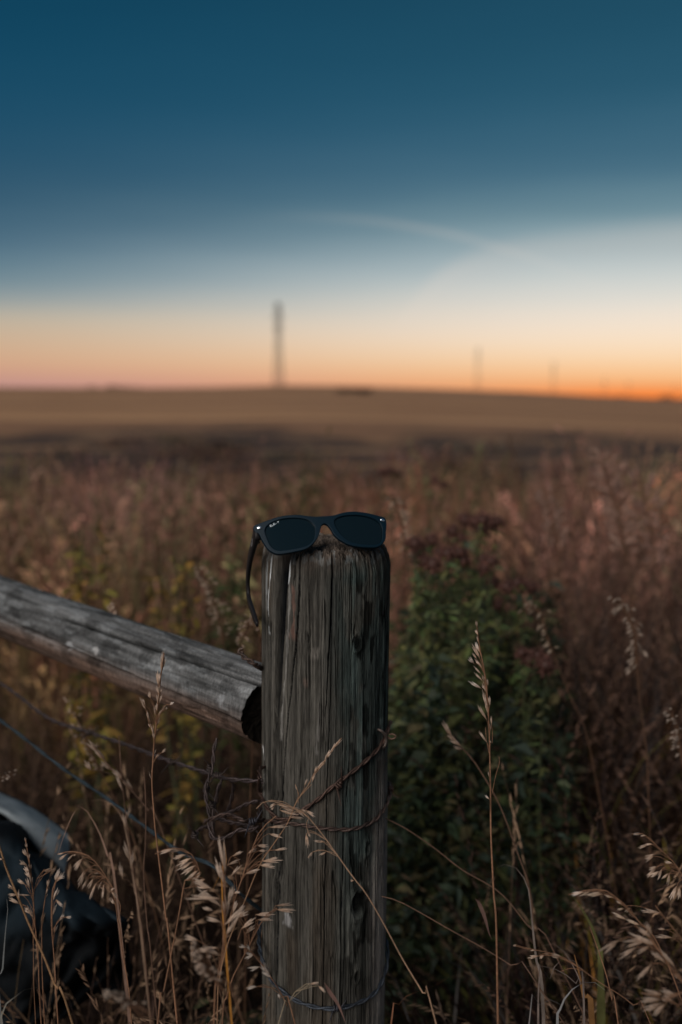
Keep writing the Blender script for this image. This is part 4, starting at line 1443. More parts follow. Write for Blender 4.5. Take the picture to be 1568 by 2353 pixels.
stalk('drooping plume arching over the cable below the rail', z5,
      [(885, 595), (940, 570), (1010, 560), (1080, 585), (1120, 640), (1140, 720), (1060, 740), (1040, 830), (1010, 1000), (970, 1200), (930, 1400), (900, 1560)],
      [(1000, 565, 890, 592, 20), (1040, 575, 930, 575, 20), (1060, 600, 980, 625, 22), (1090, 620, 1000, 665, 22), (1100, 640, 1000, 695, 22), (1120, 660, 1030, 715, 22), (1130, 690, 1060, 745, 20), (1150, 700, 1095, 745, 24),
       (1170, 740, 1110, 770, 22), (1190, 790, 1120, 780, 20), (1190, 800, 1130, 830, 20)], d=1.0, r0=.0013)
stalk('thick pale upright seed head left of the post, slightly blurred', z5,
      [(1250, 490), (1262, 600), (1280, 760), (1285, 900), (1280, 1050), (1262, 1200), (1240, 1320), (1220, 1560)],
      [(1285, 700, 1250, 480, 34), (1275, 760, 1225, 610, 34), (1262, 895, 1120, 790, 30), (1250, 850, 1050, 845, 26), (1215, 800, 1095, 730, 26), (1290, 960, 1285, 830, 34), (1280, 1000, 1400, 890, 26), (1260, 985, 1175, 955, 26),
       (1310, 1040, 1370, 900, 26), (1240, 1130, 1100, 1150, 30), (1130, 1090, 1050, 1060, 26), (1215, 920, 1150, 895, 24), (1300, 880, 1330, 780, 24), (1290, 1050, 1330, 1000, 24), (1250, 1170, 1160, 1130, 24)],
      d=.93, r0=.0013, c0=np.array([.33, .22, .15]))
z4 = zoom(950, 2500, 2.24)
F2 = zoom(900, 3200, 1.96)
def z6to4(x, y):      # both zooms share the same scene; express in display px
    return F2(x, y)
def dp(zf, lst): return [zf(x, y) for x, y in lst]
def dsp(zf, lst):
    o = []
    k = (zf(100, 0)[0] - zf(0, 0)[0]) / 100
    for q in lst:
        o.append((*zf(q[0], q[1]), *zf(q[2], q[3]), q[4] * k, *q[5:]))
    return o


stalk('bent grass stem crossing the post diagonally, its head drooping over the wire', None,
      dp(z4, [(172, 1648), (250, 1580), (350, 1590), (450, 1620), (560, 1665), (640, 1730), (740, 1850)]) + dp(F2, [(830, 360), (1000, 600), (1110, 740), (1250, 980), (1400, 1260), (1568, 1540), (1640, 1690)]),
      dsp(z4, [(610, 1660, 705, 1722, 26), (560, 1650, 640, 1690, 24), (520, 1640, 600, 1725, 26), (430, 1640, 560, 1650, 24), (390, 1625, 520, 1680, 26), (380, 1660, 500, 1700, 26), (430, 1690, 560, 1700, 24), (460, 1720, 600, 1735, 24), (360, 1610, 460, 1640, 20),
               (345, 1600, 285, 1640, 22), (330, 1630, 300, 1665, 14), (330, 1585, 265, 1580, 14), (630, 1850, 655, 1910, 20), (620, 1870, 632, 2010, 30), (755, 1942, 682, 1940, 20)]) +
      dsp(F2, [(785, 330, 697, 325, 18), (1010, 637, 982, 632, 16), (795, 412, 735, 438, 18), (660, 440, 655, 465, 14), (690, 410, 660, 450, 20)]),
      d=1.045, d1=.99, r0=.0011, r1=.0005, stemc=np.array([.30, .19, .12]),
      branches=[dp(F2, [(900, 460), (860, 420), (800, 405), (740, 400), (690, 410)]), dp(z4, [(640, 1730), (620, 1790), (635, 1860)]), dp(z4, [(500, 1640), (420, 1590), (300, 1572)])])
stalk('slender straw-coloured spike leaning up right against the post', None,
      dp(z4, [(935, 1015), (850, 1120), (760, 1250), (700, 1310), (640, 1430), (560, 1540), (510, 1630), (460, 1760), (370, 1900), (290, 2016)]) + dp(F2, [(270, 520), (170, 760), (90, 960), (20, 1140), (-40, 1400), (-60, 1756)]),
      dsp(z4, [(860, 1110, 938, 1012, 20), (830, 1160, 900, 1040, 24), (780, 1220, 850, 1110, 28), (785, 1240, 797, 1160, 14), (700, 1320, 775, 1220, 24), (690, 1330, 720, 1260, 20), (670, 1410, 700, 1320, 20), (600, 1450, 632, 1375, 20), (545, 1500, 515, 1430, 10)]),
      d=1.05, d1=1.0, r0=.0008, r1=.0004, stemc=np.array([.28, .16, .09]), branches=[dp(z4, [(560, 1540), (600, 1500), (665, 1430)]), dp(z4, [(545, 1600), (545, 1510), (520, 1430)])])
stalk('leafy brown panicle with seeds pointing right, overlapping the left side of the post', F2,
      [(400, 130), (280, 240), (210, 400), (140, 600), (60, 850), (10, 1100), (-40, 1400), (-60, 1756)],
      [(345, 215, 515, 210, 24), (345, 265, 455, 300, 24), (250, 355, 345, 370, 26), (265, 400, 330, 400, 18), (390, 395, 490, 385, 26), (290, 480, 460, 470, 34), (340, 470, 420, 450, 20), (270, 510, 400, 525, 32), (160, 580, 280, 545, 34),
       (70, 735, 120, 720, 24), (180, 420, 250, 380, 26), (45, 600, 135, 510, 26), (20, 510, 125, 465, 22), (60, 440, 150, 400, 22)],
      d=1.02, branches=[[(210, 400), (240, 360), (250, 355)], [(170, 560), (250, 500), (290, 480)], [(140, 600), (210, 545), (270, 510)], [(300, 440), (350, 400), (390, 395)], [(20, 520), (40, 460), (60, 440)]])
stalk('brown panicle low at the left side of the post, seeds reaching onto it', F2,
      [(410, 850), (330, 900), (270, 990), (200, 1130), (120, 1280), (60, 1400), (0, 1600), (-20, 1756)],
      [(410, 860, 560, 872, 32), (400, 830, 540, 822, 26), (240, 900, 400, 900, 30), (260, 940, 380, 942, 34), (130, 1010, 240, 930, 36), (95, 920, 185, 875, 34), (100, 880, 160, 830, 30), (20, 880, 25, 790, 26), (60, 890, 95, 790, 26), (160, 1050, 240, 980, 26)],
      d=1.0, branches=[[(270, 990), (240, 960), (260, 940)], [(100, 1100), (120, 1040), (130, 1010)], [(60, 1000), (80, 950), (100, 900)]])
stalk('small pale forked seed head low in front of the post', F2,
      [(112, 1150), (175, 1160), (230, 1210), (290, 1290), (350, 1370), (420, 1480), (500, 1640), (550, 1756)],
      [(165, 1160, 108, 1150, 18), (200, 1190, 170, 1135, 20), (180, 1165, 125, 1138, 18), (220, 1215, 160, 1208, 20), (230, 1215, 150, 1250, 22), (270, 1310, 170, 1325, 20), (275, 1310, 195, 1345, 18), (330, 1330, 300, 1270, 24), (350, 1360, 325, 1300, 24),
       (370, 1400, 290, 1340, 26), (350, 1370, 275, 1290, 30), (250, 1468, 165, 1480, 28), (430, 1560, 420, 1520, 18)],
      d=1.0, c0=np.array([.30, .23, .18]), c1=np.array([.40, .36, .32]), branches=[[(400, 1480), (320, 1470), (240, 1465)]])
stalk('wispy curved sprig at the very bottom of the post with one reddish leaf', F2,
      [(735, 1438), (650, 1440), (560, 1500), (510, 1570), (470, 1640), (420, 1756)],
      [(665, 1445, 740, 1435, 22), (735, 1460, 792, 1510, 24), (700, 1440, 735, 1445, 14)],
      d=1.0, r0=.0007, r1=.0004, stemc=np.array([.3, .24, .16]), leaves=[([(780, 1435), (830, 1520), (890, 1610), (950, 1756)], 30, (.20, .12, .10))])
z8 = zoom(2100, 3100, 2.3619)
stalk('nodding oat-like head hanging in from the right edge', z8,
      [(1015, 562), (1060, 550), (1150, 570), (1230, 650), (1310, 730), (1430, 850), (1488, 950), (1560, 1100), (1700, 1500), (1800, 2300)],
      [(1110, 560, 1015, 562, 28, 1), (1150, 575, 1090, 580, 16), (1170, 660, 1070, 695, 26), (1210, 655, 1130, 665, 18), (1230, 750, 1130, 795, 24), (1220, 770, 1138, 830, 24), (1400, 840, 1315, 820, 22), (1250, 870, 1170, 900, 30), (1240, 890, 1155, 970, 32),
       (1275, 915, 1185, 970, 32), (1300, 890, 1255, 995, 30), (1360, 935, 1290, 985, 26), (1370, 930, 1350, 1050, 26), (1440, 1050, 1370, 1195, 34), (1470, 1060, 1450, 1185, 30)],
      d=1.06, branches=[[(1300, 730), (1260, 725), (1230, 750)], [(1430, 850), (1330, 850), (1250, 870)], [(1450, 900), (1350, 865), (1300, 890)], [(1480, 930), (1400, 910), (1370, 930)], [(1500, 990), (1460, 1010), (1440, 1050)], [(1250, 690), (1210, 660), (1170, 660)]])
stalk('arched pale seed head bending left at lower right', z8,
      [(415, 1135), (500, 1110), (650, 1085), (780, 1100), (850, 1150), (960, 1240), (1060, 1370), (1200, 1500), (1300, 1680), (1400, 1900), (1488, 2150), (1560, 2400)],
      [(560, 1110, 415, 1135, 30, 1), (640, 1095, 500, 1150, 30), (720, 1110, 560, 1140, 28), (740, 1130, 600, 1140, 28), (840, 1165, 740, 1130, 28), (920, 1230, 860, 1170, 28), (940, 1265, 868, 1280, 24), (1000, 1260, 945, 1300, 24),
       (960, 1370, 820, 1300, 32), (1090, 1425, 950, 1370, 30)],
      d=1.0, c1=np.array([.44, .36, .28]), branches=[[(1110, 1440), (1090, 1425)]])
stalk('thin straight stem with drooping side seeds near the right edge', z8,
      [(1235, 1235), (1300, 1320), (1400, 1440), (1488, 1560), (1560, 1700), (1700, 2300)],
      [(1280, 1310, 1090, 1275, 34), (1250, 1290, 1100, 1290, 24), (1330, 1465, 1255, 1455, 24), (1400, 1545, 1220, 1515, 28)],
      d=1.03, branches=[[(1430, 1480), (1400, 1460), (1340, 1465)], [(1480, 1560), (1440, 1550), (1400, 1545)], [(1300, 1330), (1180, 1270), (1050, 1240), (960, 1240)]])
stalk('thick blurred cluster of seeds at lower right, largest of them', z8,
      [(1040, 1420), (1200, 1560), (1330, 1750), (1480, 1950), (1560, 2100)],
      [(900, 1560, 690, 1690, 52), (1180, 1560, 930, 1590, 56), (1250, 1620, 980, 1500, 56), (1060, 1630, 870, 1750, 46), (1200, 1540, 1040, 1420, 40), (1200, 1520, 1145, 1380, 40), (1180, 1620, 1060, 1700, 46), (1330, 1780, 1190, 1660, 44),
       (1420, 1820, 1280, 1650, 44), (1205, 1790, 1050, 1950, 46), (1480, 1920, 1410, 1890, 40)],
      d=.90, r0=.0013, c0=STRAW * .8, c1=PALE * .65, branches=[[(1330, 1790), (1260, 1780), (1205, 1790)]])
stalk('blurred seed cluster in the bottom right corner', z8,
      [(1100, 2060), (1300, 2110), (1488, 2200), (1620, 2353)],
      [(1300, 2080, 1100, 2060, 56), (1290, 2130, 1080, 2140, 56), (1310, 2160, 1110, 2230, 50), (1330, 2170, 1210, 2290, 52), (1450, 2100, 1270, 2040, 56), (1400, 2140, 1280, 2100, 50)],
      d=.88, r0=.0013, c0=STRAW * .8, c1=PALE * .65)
stalk('wiry stem with tiny seeds slanting to the lower right', z8,
      [(-10, 1640), (150, 1665), (330, 1710), (470, 1790), (620, 1900), (750, 1990), (900, 2080), (1050, 2200), (1200, 2380)],
      [(-75, 1610, -110, 1620, 22), (95, 1660, 50, 1665, 16), (130, 1715, 20, 1730, 30), (185, 1710, 135, 1740, 24), (240, 1695, 170, 1690, 20), (350, 1720, 250, 1690, 22), (330, 1735, 255, 1720, 20)],
      d=1.05, r0=.0009, r1=.0004, branches=[[(-110, 1620), (-60, 1625), (-10, 1640)], [(330, 1710), (200, 1690), (130, 1715)], [(540, 1850), (440, 1830), (340, 1860)]])
stalk('bare straight reddish stem standing at lower right', z8,
      [(615, 1435), (690, 1640), (780, 1920), (830, 2150), (885, 2353)], [], d=1.08, r0=.0012, r1=.0006)


def long_leaf(label, zf, pts, w, c, d, d1=None):
    d1 = d if d1 is None else d1
    n = len(pts)
    p = [P(*(zf(x, y) if zf else (x, y)), d + (d1 - d) * i / (n - 1)) for i, (x, y) in enumerate(pts)]
    q = np.array(p[-1]); q2 = q + np.array([.02, .03, 0]); q2[2] = q[2] * .4; q3 = q2.copy(); q3[2] = -.01
    p += [q2, q3]
    k = ((zf(100, 0)[0] - zf(0, 0)[0]) / 100) if zf else 1
    sp = spline(p, 60); s_ = np.linspace(0, 1, 60)
    wd = w * k * d / FPX * np.minimum(1, s_ * 4 + .05)
    m = MB(); m.blade(sp, wd, RT * .8 + UP * .5 + FW * -.3, np.array(c) * (0.8 + .4 * vnoise(s_ * 30, s_ * 0, 9))[:, None], .35)
    o = m.build('grass_leaf', M_GRASS, None, origin=q3)
    tag(o, label, 'grass leaf', 'broad grass leaves in front')


GREY = (.17, .16, .155)
long_leaf('broad grey leaf curling over at lower right, widest of the leaves', z8, [(760, 2035), (700, 1985), (620, 1952), (530, 1975), (400, 2080), (340, 2220), (310, 2360)], 50, (.20, .20, .20), 1.06)
long_leaf('grey leaf curling left just above the bottom edge, right of the tall stalk', z8, [(345, 2175), (290, 2140), (220, 2130), (120, 2200), (40, 2360)], 40, GREY, 1.05)
long_leaf('narrow brown leaf arching over the wiry stem', z8, [(560, 1850), (500, 1790), (420, 1725), (330, 1750), (270, 1840), (230, 1950), (130, 2040)], 30, (.19, .15, .13), 1.06)
long_leaf('long brown leaf sweeping from upper left into the lower right grass', z8, [(170, 1618), (260, 1592), (380, 1680), (480, 1850), (540, 2000), (560, 2200)], 36, (.17, .13, .11), 1.09)
long_leaf('thin flat leaf lying across the dark gap right of the tall stalk', z8, [(-60, 1830), (60, 1808), (180, 1812), (340, 1860), (480, 1970), (560, 2130)], 26, (.16, .13, .115), 1.08)
long_leaf('broad orange and green blade at the bottom right', z8, [(470, 1700), (520, 1900), (560, 2100), (640, 2380)], 110, (.20, .10, .035), 1.14)
long_leaf('tall yellow-green blade behind the arched seed head', z8, [(450, 1140), (560, 1300), (640, 1450), (700, 1650), (720, 1900)], 80, (.10, .10, .035), 1.30)
long_leaf('hooked brown leaf standing right of the tall stalk', zoom(1550, 3000, 1.3288), [(565, 635), (600, 612), (660, 615), (710, 655), (750, 740), (765, 860), (790, 1100), (830, 1400)], 18, (.17, .14, .12), 1.16)
long_leaf('pale leaf curling right at the lower left edge', z5, [(215, 1355), (150, 1365), (90, 1400), (50, 1470), (10, 1570)], 32, (.22, .21, .18), .98)
long_leaf('grey upright leaf standing at the left edge', z5, [(38, 850), (45, 900), (30, 1050), (15, 1250), (0, 1500)], 26, (.15, .16, .16), 1.15)
long_leaf('looping brown leaf arching over the sky-tinted cable', z5, [(445, 325), (500, 295), (580, 285), (650, 320), (700, 400), (735, 560), (770, 800), (800, 1000)], 16, (.24, .16, .11), 1.30)
long_leaf('stiff folded leaf bent sharply left of the cable', z5, [(330, 600), (380, 450), (455, 315), (520, 390), (570, 480), (610, 600), (660, 800)], 20, (.24, .15, .11), 1.22)
long_leaf('rusty leaf arching right at the bottom beside the post', zoom(1550, 3000, 1.3288), [(322, 1212), (240, 1262), (150, 1290), (90, 1320), (50, 1380), (20, 1470)], 18, (.20, .09, .05), 1.12)
long_leaf('curved orange sliver of a leaf between cable and post', z5, [(1215, 800), (1262, 690), (1282, 600), (1275, 520), (1290, 640), (1270, 900)], 14, (.42, .19, .04), 1.25)

for lab, zf, pts, d_ in (
    ('long bare stem slanting across the dark gap right of the post', zoom(1550, 3000, 1.3288), [(-20, 360), (100, 420), (260, 530), (400, 640), (600, 760), (760, 950), (900, 1100)], 1.2),
    ('thin straw running from behind the post to the lower right', zoom(1550, 3000, 1.3288), [(-30, 780), (60, 805), (200, 880), (330, 955), (520, 1060), (680, 1160), (780, 1220)], 1.14),
    ('thin stem climbing to upper left beside the tall stalk', zoom(1550, 3000, 1.3288), [(300, -150), (340, -60), (420, 10), (500, 120), (600, 300), (690, 540), (760, 760), (790, 1100), (840, 1450)], 1.28),
    ('tall thin dry stem behind the cable, left of centre', z5, [(680, -80), (690, 100), (705, 260), (730, 460), (770, 740), (800, 950), (830, 1200)], 1.28),
    ('slanting dry stem crossing behind the slim upright stalk', z5, [(520, -40), (620, 90), (740, 220), (850, 350), (930, 480)], 1.32),
    ('thin grey stem rising behind the slim upright stalk', z5, [(820, 100), (832, 300), (830, 540), (820, 700), (840, 1000), (870, 1250)], 1.22)):
    spk = []
    if 'tall thin dry' in lab:
        spk = [(700, 240, 660, 130, 20), (710, 420, 740, 330, 20), (725, 460, 700, 360, 18), (740, 640, 705, 520, 22), (745, 680, 760, 580, 20), (700, 740, 680, 640, 22)]
    if 'climbing' in lab:
        spk = [(345, -60, 295, -160, 22), (370, -40, 320, -90, 20), (390, -20, 330, -60, 24), (400, 0, 350, -20, 20)]
    if 'slanting dry stem crossing' in lab:
        spk = [(560, 20, 500, -60, 26), (600, 60, 530, -10, 26), (640, 120, 575, 60, 26), (700, 170, 640, 110, 26), (760, 230, 700, 170, 24), (520, 120, 480, 60, 26)]
    stalk(lab, zf, pts, spk, d=d_, r0=.0011, r1=.0007, stemc=np.array([.13, .075, .05]), c0=STRAW * .7, c1=PALE * .6)

# blurred plumes standing farther back, each a stalk of its own
def auto_panicle(label, stem, n, ln, w, d, droop=(-.3, -.2), c0=STRAW, c1=PALE, r0=.002, cat='grass stalk', seed=0):
    r = random.Random(seed)
    spk = []
    n = int(n * 2.2); w = w * .36; ln = ln * .75; c0 = np.array(c0) * .72; c1 = np.array(c1) * .62; r0 = r0 * .6
    p = spline([(*q, 0) for q in stem], 60)[:, :2]
    for i in range(n):
        f = (i + r.random()) / n * .42
        j = int(f * 59)
        x, y = p[j]
        sx = r.choice((-1, 1)) if droop[0] == 0 else math.copysign(1, droop[0]) * (1 if r.random() < .75 else -1)
        a = r.uniform(.25, 1.0)
        bx, by = x + sx * ln * .25 * a, y - ln * .1 + droop[1] * ln * -.2
        bx += r.uniform(-.3, .3) * ln * a; by += r.uniform(-.3, .3) * ln
        tx, ty = bx + sx * ln * (.2 + .25 * a), by + ln * (droop[1] + r.uniform(-.35, .35)) * .7
        spk.append((bx, by, tx, ty, w * r.uniform(.7, 1.2)))
    stalk(label, None, stem, spk, d=d, r0=r0, r1=r0 * .4, c0=c0, c1=c1, stemc=STEM * .55, group='blurred grass plumes behind the fence', cat=cat)


auto_panicle('blurred tan plume curving left behind the sunglasses arm', [(455, 1310), (480, 1345), (500, 1400), (515, 1480), (522, 1560), (530, 1700)], 26, 42, 13, 1.75, (-.4, -.1), c0=np.array([.36, .24, .15]), seed=1)
auto_panicle('blurred curled plume just left of the post above the rail', [(555, 1480), (568, 1440), (590, 1420), (600, 1460), (590, 1540), (585, 1600)], 18, 36, 12, 1.45, (-.4, .2), c0=np.array([.34, .2, .12]), seed=2)
auto_panicle('blurred tan plume right beside the right lens', [(905, 1150), (918, 1190), (930, 1240), (940, 1320), (950, 1420), (975, 1530)], 26, 46, 14, 1.9, (.2, .1), c0=np.array([.38, .24, .14]), seed=3)
auto_panicle('pale drooping plume at right, in front of the red grass', [(1415, 1385), (1435, 1400), (1455, 1440), (1462, 1500), (1470, 1600), (1490, 1800)], 24, 44, 13, 1.55, (-.5, .45), c0=np.array([.34, .26, .2]), seed=4)
auto_panicle('small drooping plume right of the thistle', [(1200, 1400), (1225, 1390), (1245, 1410), (1260, 1470), (1310, 1600), (1360, 1740)], 14, 36, 11, 1.6, (-.5, .35), c0=np.array([.38, .28, .18]), seed=5)
auto_panicle('large pink-brown plume at the upper right of the meadow', [(1385, 1060), (1400, 1110), (1420, 1180), (1440, 1280), (1455, 1380), (1470, 1560)], 46, 80, 20, 2.3, (0, -.4), c0=np.array([.40, .22, .16]), c1=np.array([.48, .32, .25]), seed=6, r0=.003)
auto_panicle('second pink-brown plume leaning right near the right edge', [(1475, 1100), (1480, 1150), (1500, 1230), (1510, 1330), (1530, 1450), (1540, 1600)], 40, 70, 18, 2.4, (0, -.4), c0=np.array([.38, .2, .15]), c1=np.array([.46, .3, .24]), seed=7, r0=.003)
auto_panicle('narrow pink plume left of the large upper right plume', [(1255, 1140), (1265, 1180), (1280, 1240), (1290, 1320), (1300, 1430)], 26, 50, 14, 2.5, (0, -.4), c0=np.array([.38, .22, .16]), c1=np.array([.46, .32, .26]), seed=8, r0=.003)
auto_panicle('feathery plume low at the right edge', [(1545, 1640), (1560, 1680), (1570, 1760), (1580, 1900)], 18, 40, 12, 1.4, (-.4, .2), c0=np.array([.30, .24, .2]), seed=9)
auto_panicle('blurred tan plume at left under the rail', [(165, 1615), (180, 1660), (205, 1720), (240, 1790), (275, 1860), (330, 2000)], 22, 34, 11, 1.5, (-.2, -.2), c0=np.array([.32, .2, .13]), seed=11)
auto_panicle('blurred pale sprig poking in at the left edge below the rail', [(30, 1780), (5, 1790), (-20, 1800), (-40, 1900)], 10, 30, 10, 1.35, (.4, -.1), c0=np.array([.32, .25, .2]), seed=12)
auto_panicle('large blurred plume at the very bottom left of the post', [(455, 2180), (470, 2210), (500, 2260), (530, 2300), (560, 2353)], 22, 52, 20, .84, (-.5, -.1), c0=np.array([.30, .2, .14]), seed=13)
auto_panicle('blurred pale head at the bottom, left of centre', [(255, 2290), (300, 2300), (340, 2330), (360, 2380)], 14, 48, 20, .80, (-.5, -.1), c0=np.array([.28, .22, .17]), seed=14)

# ------------------------------------------------------------------ thistle plants
BURR = np.array([.115, .052, .040])


def burr_mesh(r, seed):
    g_ = np.random.default_rng(seed)
    m = MB()
    a = np.linspace(0, math.pi, 7); b = np.linspace(0, 2 * math.pi, 10, endpoint=False)
    A_, B_ = np.meshgrid(a, b, indexing='ij')
    pts = np.stack([np.sin(A_) * np.cos(B_), np.sin(A_) * np.sin(B_), np.cos(A_)], -1) * r * .7
    m.grid(pts, BURR * .6, closed=True)
    for i in range(70):
        d = unit(g_.normal(size=3)); t = unit(g_.normal(size=3)) * .25
        L = r * g_.uniform(1.0, 1.35)
        m.tube(np.array([d * r * .5, d * L * .85 + t * r * .2, d * L + t * r * .7]), np.array([.09, .06, .01]) * r, BURR * g_.uniform(.6, 2.0), 3)
    return m.arrays()


burr_data = [burr_mesh(.0165, s) for s in range(3)]
burr_me = []
for v, f, c in burr_data:
    o = mesh_obj('seed_head', v, f, c, M_LEAF); burr_me.append(o.data); bpy.data.objects.remove(o)


def leaf_set(m, base, d, size, c, g_):
    """one lobed leaf: folded blade with three side lobes"""
    d = unit(d); s = unit(np.cross(d, [0, 0, 1]) + g_.normal(size=3) * .3)
    n = 5; t = np.linspace(0, 1, n)
    dr = -np.array([0, 0, 1]) * size * .35
    p = base + d * size * t[:, None] + dr * (t ** 2)[:, None]
    w = size * .42 * np.sin(math.pi * (t * .85 + .1)) * np.array([1, 1.2, .8, 1.1, .3])
    m.blade(p, w, s, c, .3)


def weed(label, cat, px, py_top, d, heads, spread, leafc, nleaf, group, seed, name, leafsize=.035, headmesh=True, hlow=1900):
    """heads: list of (px, py) for flower heads; stems rise from the ground to each"""
    g_ = np.random.default_rng(seed)
    b = P(px, hlow, d); b = np.array([b[0], P(px, 1500, d)[1] + .05, 0.0])
    e = thing(name, label, cat, tuple(b), group)
    ms = MB(); ml = MB()
    joint = {}
    for (hx, hy, *hd) in heads:
        dd = d + g_.uniform(-.12, .12)
        top_ = P(hx, hy, dd)
        mid = b + (top_ - b) * .55 + np.array([g_.normal() * .02, g_.normal() * .03, .05]) + np.array([(top_[0] - b[0]) * -.15, 0, 0])
        sp = spline([b + g_.normal(size=3) * np.array([.11, .10, 0]), mid, top_], 16)
        ms.tube(sp, np.linspace(.0035, .0012, 16), np.array([.06, .07, .03]) * g_.uniform(.7, 1.4), 5)
        for k in range(nleaf):
            f = g_.uniform(.15, .98) ** .55
            i = min(14, int(f * 15))
            dr = unit(g_.normal(size=3) * np.array([1, 1, .45]) + np.array([0, 0, .35]))
            leaf_set(ml, sp[i] + (sp[i + 1] - sp[i]) * g_.random(), dr, leafsize * g_.uniform(.5, 1.25) * (1.3 - f * .7),
                     np.array(leafc) * g_.uniform(.5, 1.6) * np.array([g_.uniform(.8, 1.35), 1, g_.uniform(.7, 1.2)]), g_)
        if headmesh:
            for q in range(hd[0] if hd else 1):
                o = bpy.data.objects.new('seed_head', burr_me[g_.integers(3)])
                scene.collection.objects.link(o); o.parent = e
                pos = top_ + g_.normal(size=3) * np.array([.022, .03, .016]) * (1 if q else 0)
                o.location = pos - np.array(e['org'])
                o.rotation_euler = tuple(g_.uniform(0, 6, 3)); sc_ = g_.uniform(.8, 1.15); o.scale = (sc_,) * 3
    ms.build('stem', M_LEAF, e)
    if nleaf: ml.build('leaves', M_LEAF, e, smooth=False)
    return e


G1 = (.10, .125, .05)
weed('tall thistle with the highest cluster of brown burrs right of the post', 'thistle', 1080, 1190, 2.05,
     [(1068, 1195), (1092, 1198), (1110, 1195), (1125, 1200), (1142, 1200), (1040, 1220), (1058, 1235), (1105, 1218)], .1, G1, 85, 'thistles right of the post', 31, 'thistle_plant')
weed('thistle with drooping brown burrs closest to the sunglasses', 'thistle', 980, 1250, 1.95,
     [(952, 1250), (968, 1258), (992, 1240), (958, 1285), (978, 1290), (995, 1296)], .1, G1, 85, 'thistles right of the post', 32, 'thistle_plant')
weed('dense middle thistle with a row of brown burrs at lens height', 'thistle', 1060, 1270, 1.9,
     [(1010, 1268), (1028, 1272), (1040, 1270), (1056, 1268), (1065, 1288), (1110, 1285), (1130, 1290), (1115, 1308), (1135, 1340)], .1, G1, 85, 'thistles right of the post', 33, 'thistle_plant')
weed('lower thistle with burrs hanging right of the others', 'thistle', 1160, 1340, 2.0,
     [(1165, 1348), (1190, 1342), (1200, 1345), (1222, 1350), (1150, 1390)], .1, G1, 85, 'thistles right of the post', 34, 'thistle_plant')
weed('short thistle with a few burrs low beside the tall grass stalk', 'thistle', 1230, 1490, 1.75,
     [(1200, 1500), (1215, 1515), (1235, 1505), (1255, 1530)], .1, G1, 36, 'thistles right of the post', 35, 'thistle_plant', leafsize=.03)
weed('small far thistle standing above the right lens', 'thistle', 895, 1090, 3.1,
     [(880, 1085), (895, 1082), (912, 1090), (1000, 1105), (1020, 1115)], .1, (.06, .075, .035), 20, 'thistles right of the post', 36, 'thistle_plant', leafsize=.05)
YG = (.20, .15, .035)
weed('yellow-green weed at the far left above the rail', 'weed', 200, 1190, 2.3,
     [(165, 1220), (200, 1200), (225, 1190), (185, 1260), (240, 1230), (150, 1290), (210, 1310)], .1, YG, 46, 'yellowing weeds above the rail', 41, 'yellow_weed', .045, False)
weed('yellowing weed above the middle of the rail', 'weed', 395, 1270, 2.2,
     [(370, 1275), (400, 1265), (425, 1290), (350, 1330), (410, 1350), (440, 1310)], .1, YG, 40, 'yellowing weeds above the rail', 42, 'yellow_weed', .045, False)
weed('green weed just left of the sunglasses', 'weed', 520, 1220, 2.6,
     [(480, 1290), (520, 1240), (550, 1200), (500, 1340), (540, 1300), (560, 1260)], .1, (.055, .075, .025), 44, 'yellowing weeds above the rail', 43, 'green_weed', .045, False)
weed('green weed standing far back above the left lens', 'weed', 700, 1070, 4.2,
     [(660, 1085), (700, 1065), (720, 1075), (740, 1060), (690, 1100)], .1, (.07, .075, .03), 40, 'yellowing weeds above the rail', 44, 'green_weed', .07, False)
weed('broad green weed far back between the lenses and the yellow weed', 'weed', 590, 1110, 3.8,
     [(540, 1120), (570, 1100), (600, 1095), (620, 1110), (580, 1140)], .1, (.075, .08, .03), 36, 'yellowing weeds above the rail', 45, 'green_weed', .07, False)

# ------------------------------------------------------------------ green undergrowth mass (stuff)
def leaf_field(name, n, rngseed, region, size, cols, kind_label=None):
    g_ = np.random.default_rng(rngseed)
    px0, px1, d0, d1, top_fn = region
    V = []; C = []
    dd = g_.uniform(d0, d1, n); px = (px0 + px1) / 2 + (px1 - px0) * .26 * g_.normal(size=n)
    hz = np.array([top_fn(a, b) for a, b in zip(px, dd)])
    z = hz * g_.random(n) ** .6
    x = (px - 784) / FPX * dd; y = dd
    c = np.stack([x, y, z], -1)
    d = unit(g_.normal(size=(n, 3)) * np.array([1, 1, .5]) + np.array([0, 0, .2]))
    s = unit(np.cross(d, g_.normal(size=(n, 3)) * .5 + np.array([0, 0, 1])))
    L = size * (.45 + 1.5 * g_.random(n) ** 2.2)[:, None]
    up_ = np.cross(s, d)
    p0 = c; W_ = g_.uniform(.10, .30, (n, 1)); p1 = c + d * L * .5 + s * L * W_ + up_ * L * .08; p2 = c + d * L - np.array([0, 0, 1]) * L * .2; p3 = c + d * L * .45 - s * L * W_ + up_ * L * .08
    V = np.stack([p0, p1, p2, p3], 1).reshape(-1, 3)
    F = np.arange(4 * n).reshape(-1, 4)
    pick = g_.integers(0, len(cols), n)
    cc = np.array(cols)[pick] * g_.uniform(.5, 1.5, (n, 1))
    return V, F, np.repeat(cc, 4, axis=0)


def top_green(px, dd):
    dd = dd - .25
    # height of the leafy mass behind the post on the right
    a = max(0, 1.0 - abs((px - (1020 + 60 * (dd - 1.4))) / 420) ** 1.8)
    k = float(fbm(px * .018, dd * 3.5, 601, 3))
    return max(.05, (0.60 + .12 * a + .10 * float(sstep(1.8, 2.2, dd))) * max(0, min(1, a * 2.0)) * min(1.25, .35 + 1.15 * k))


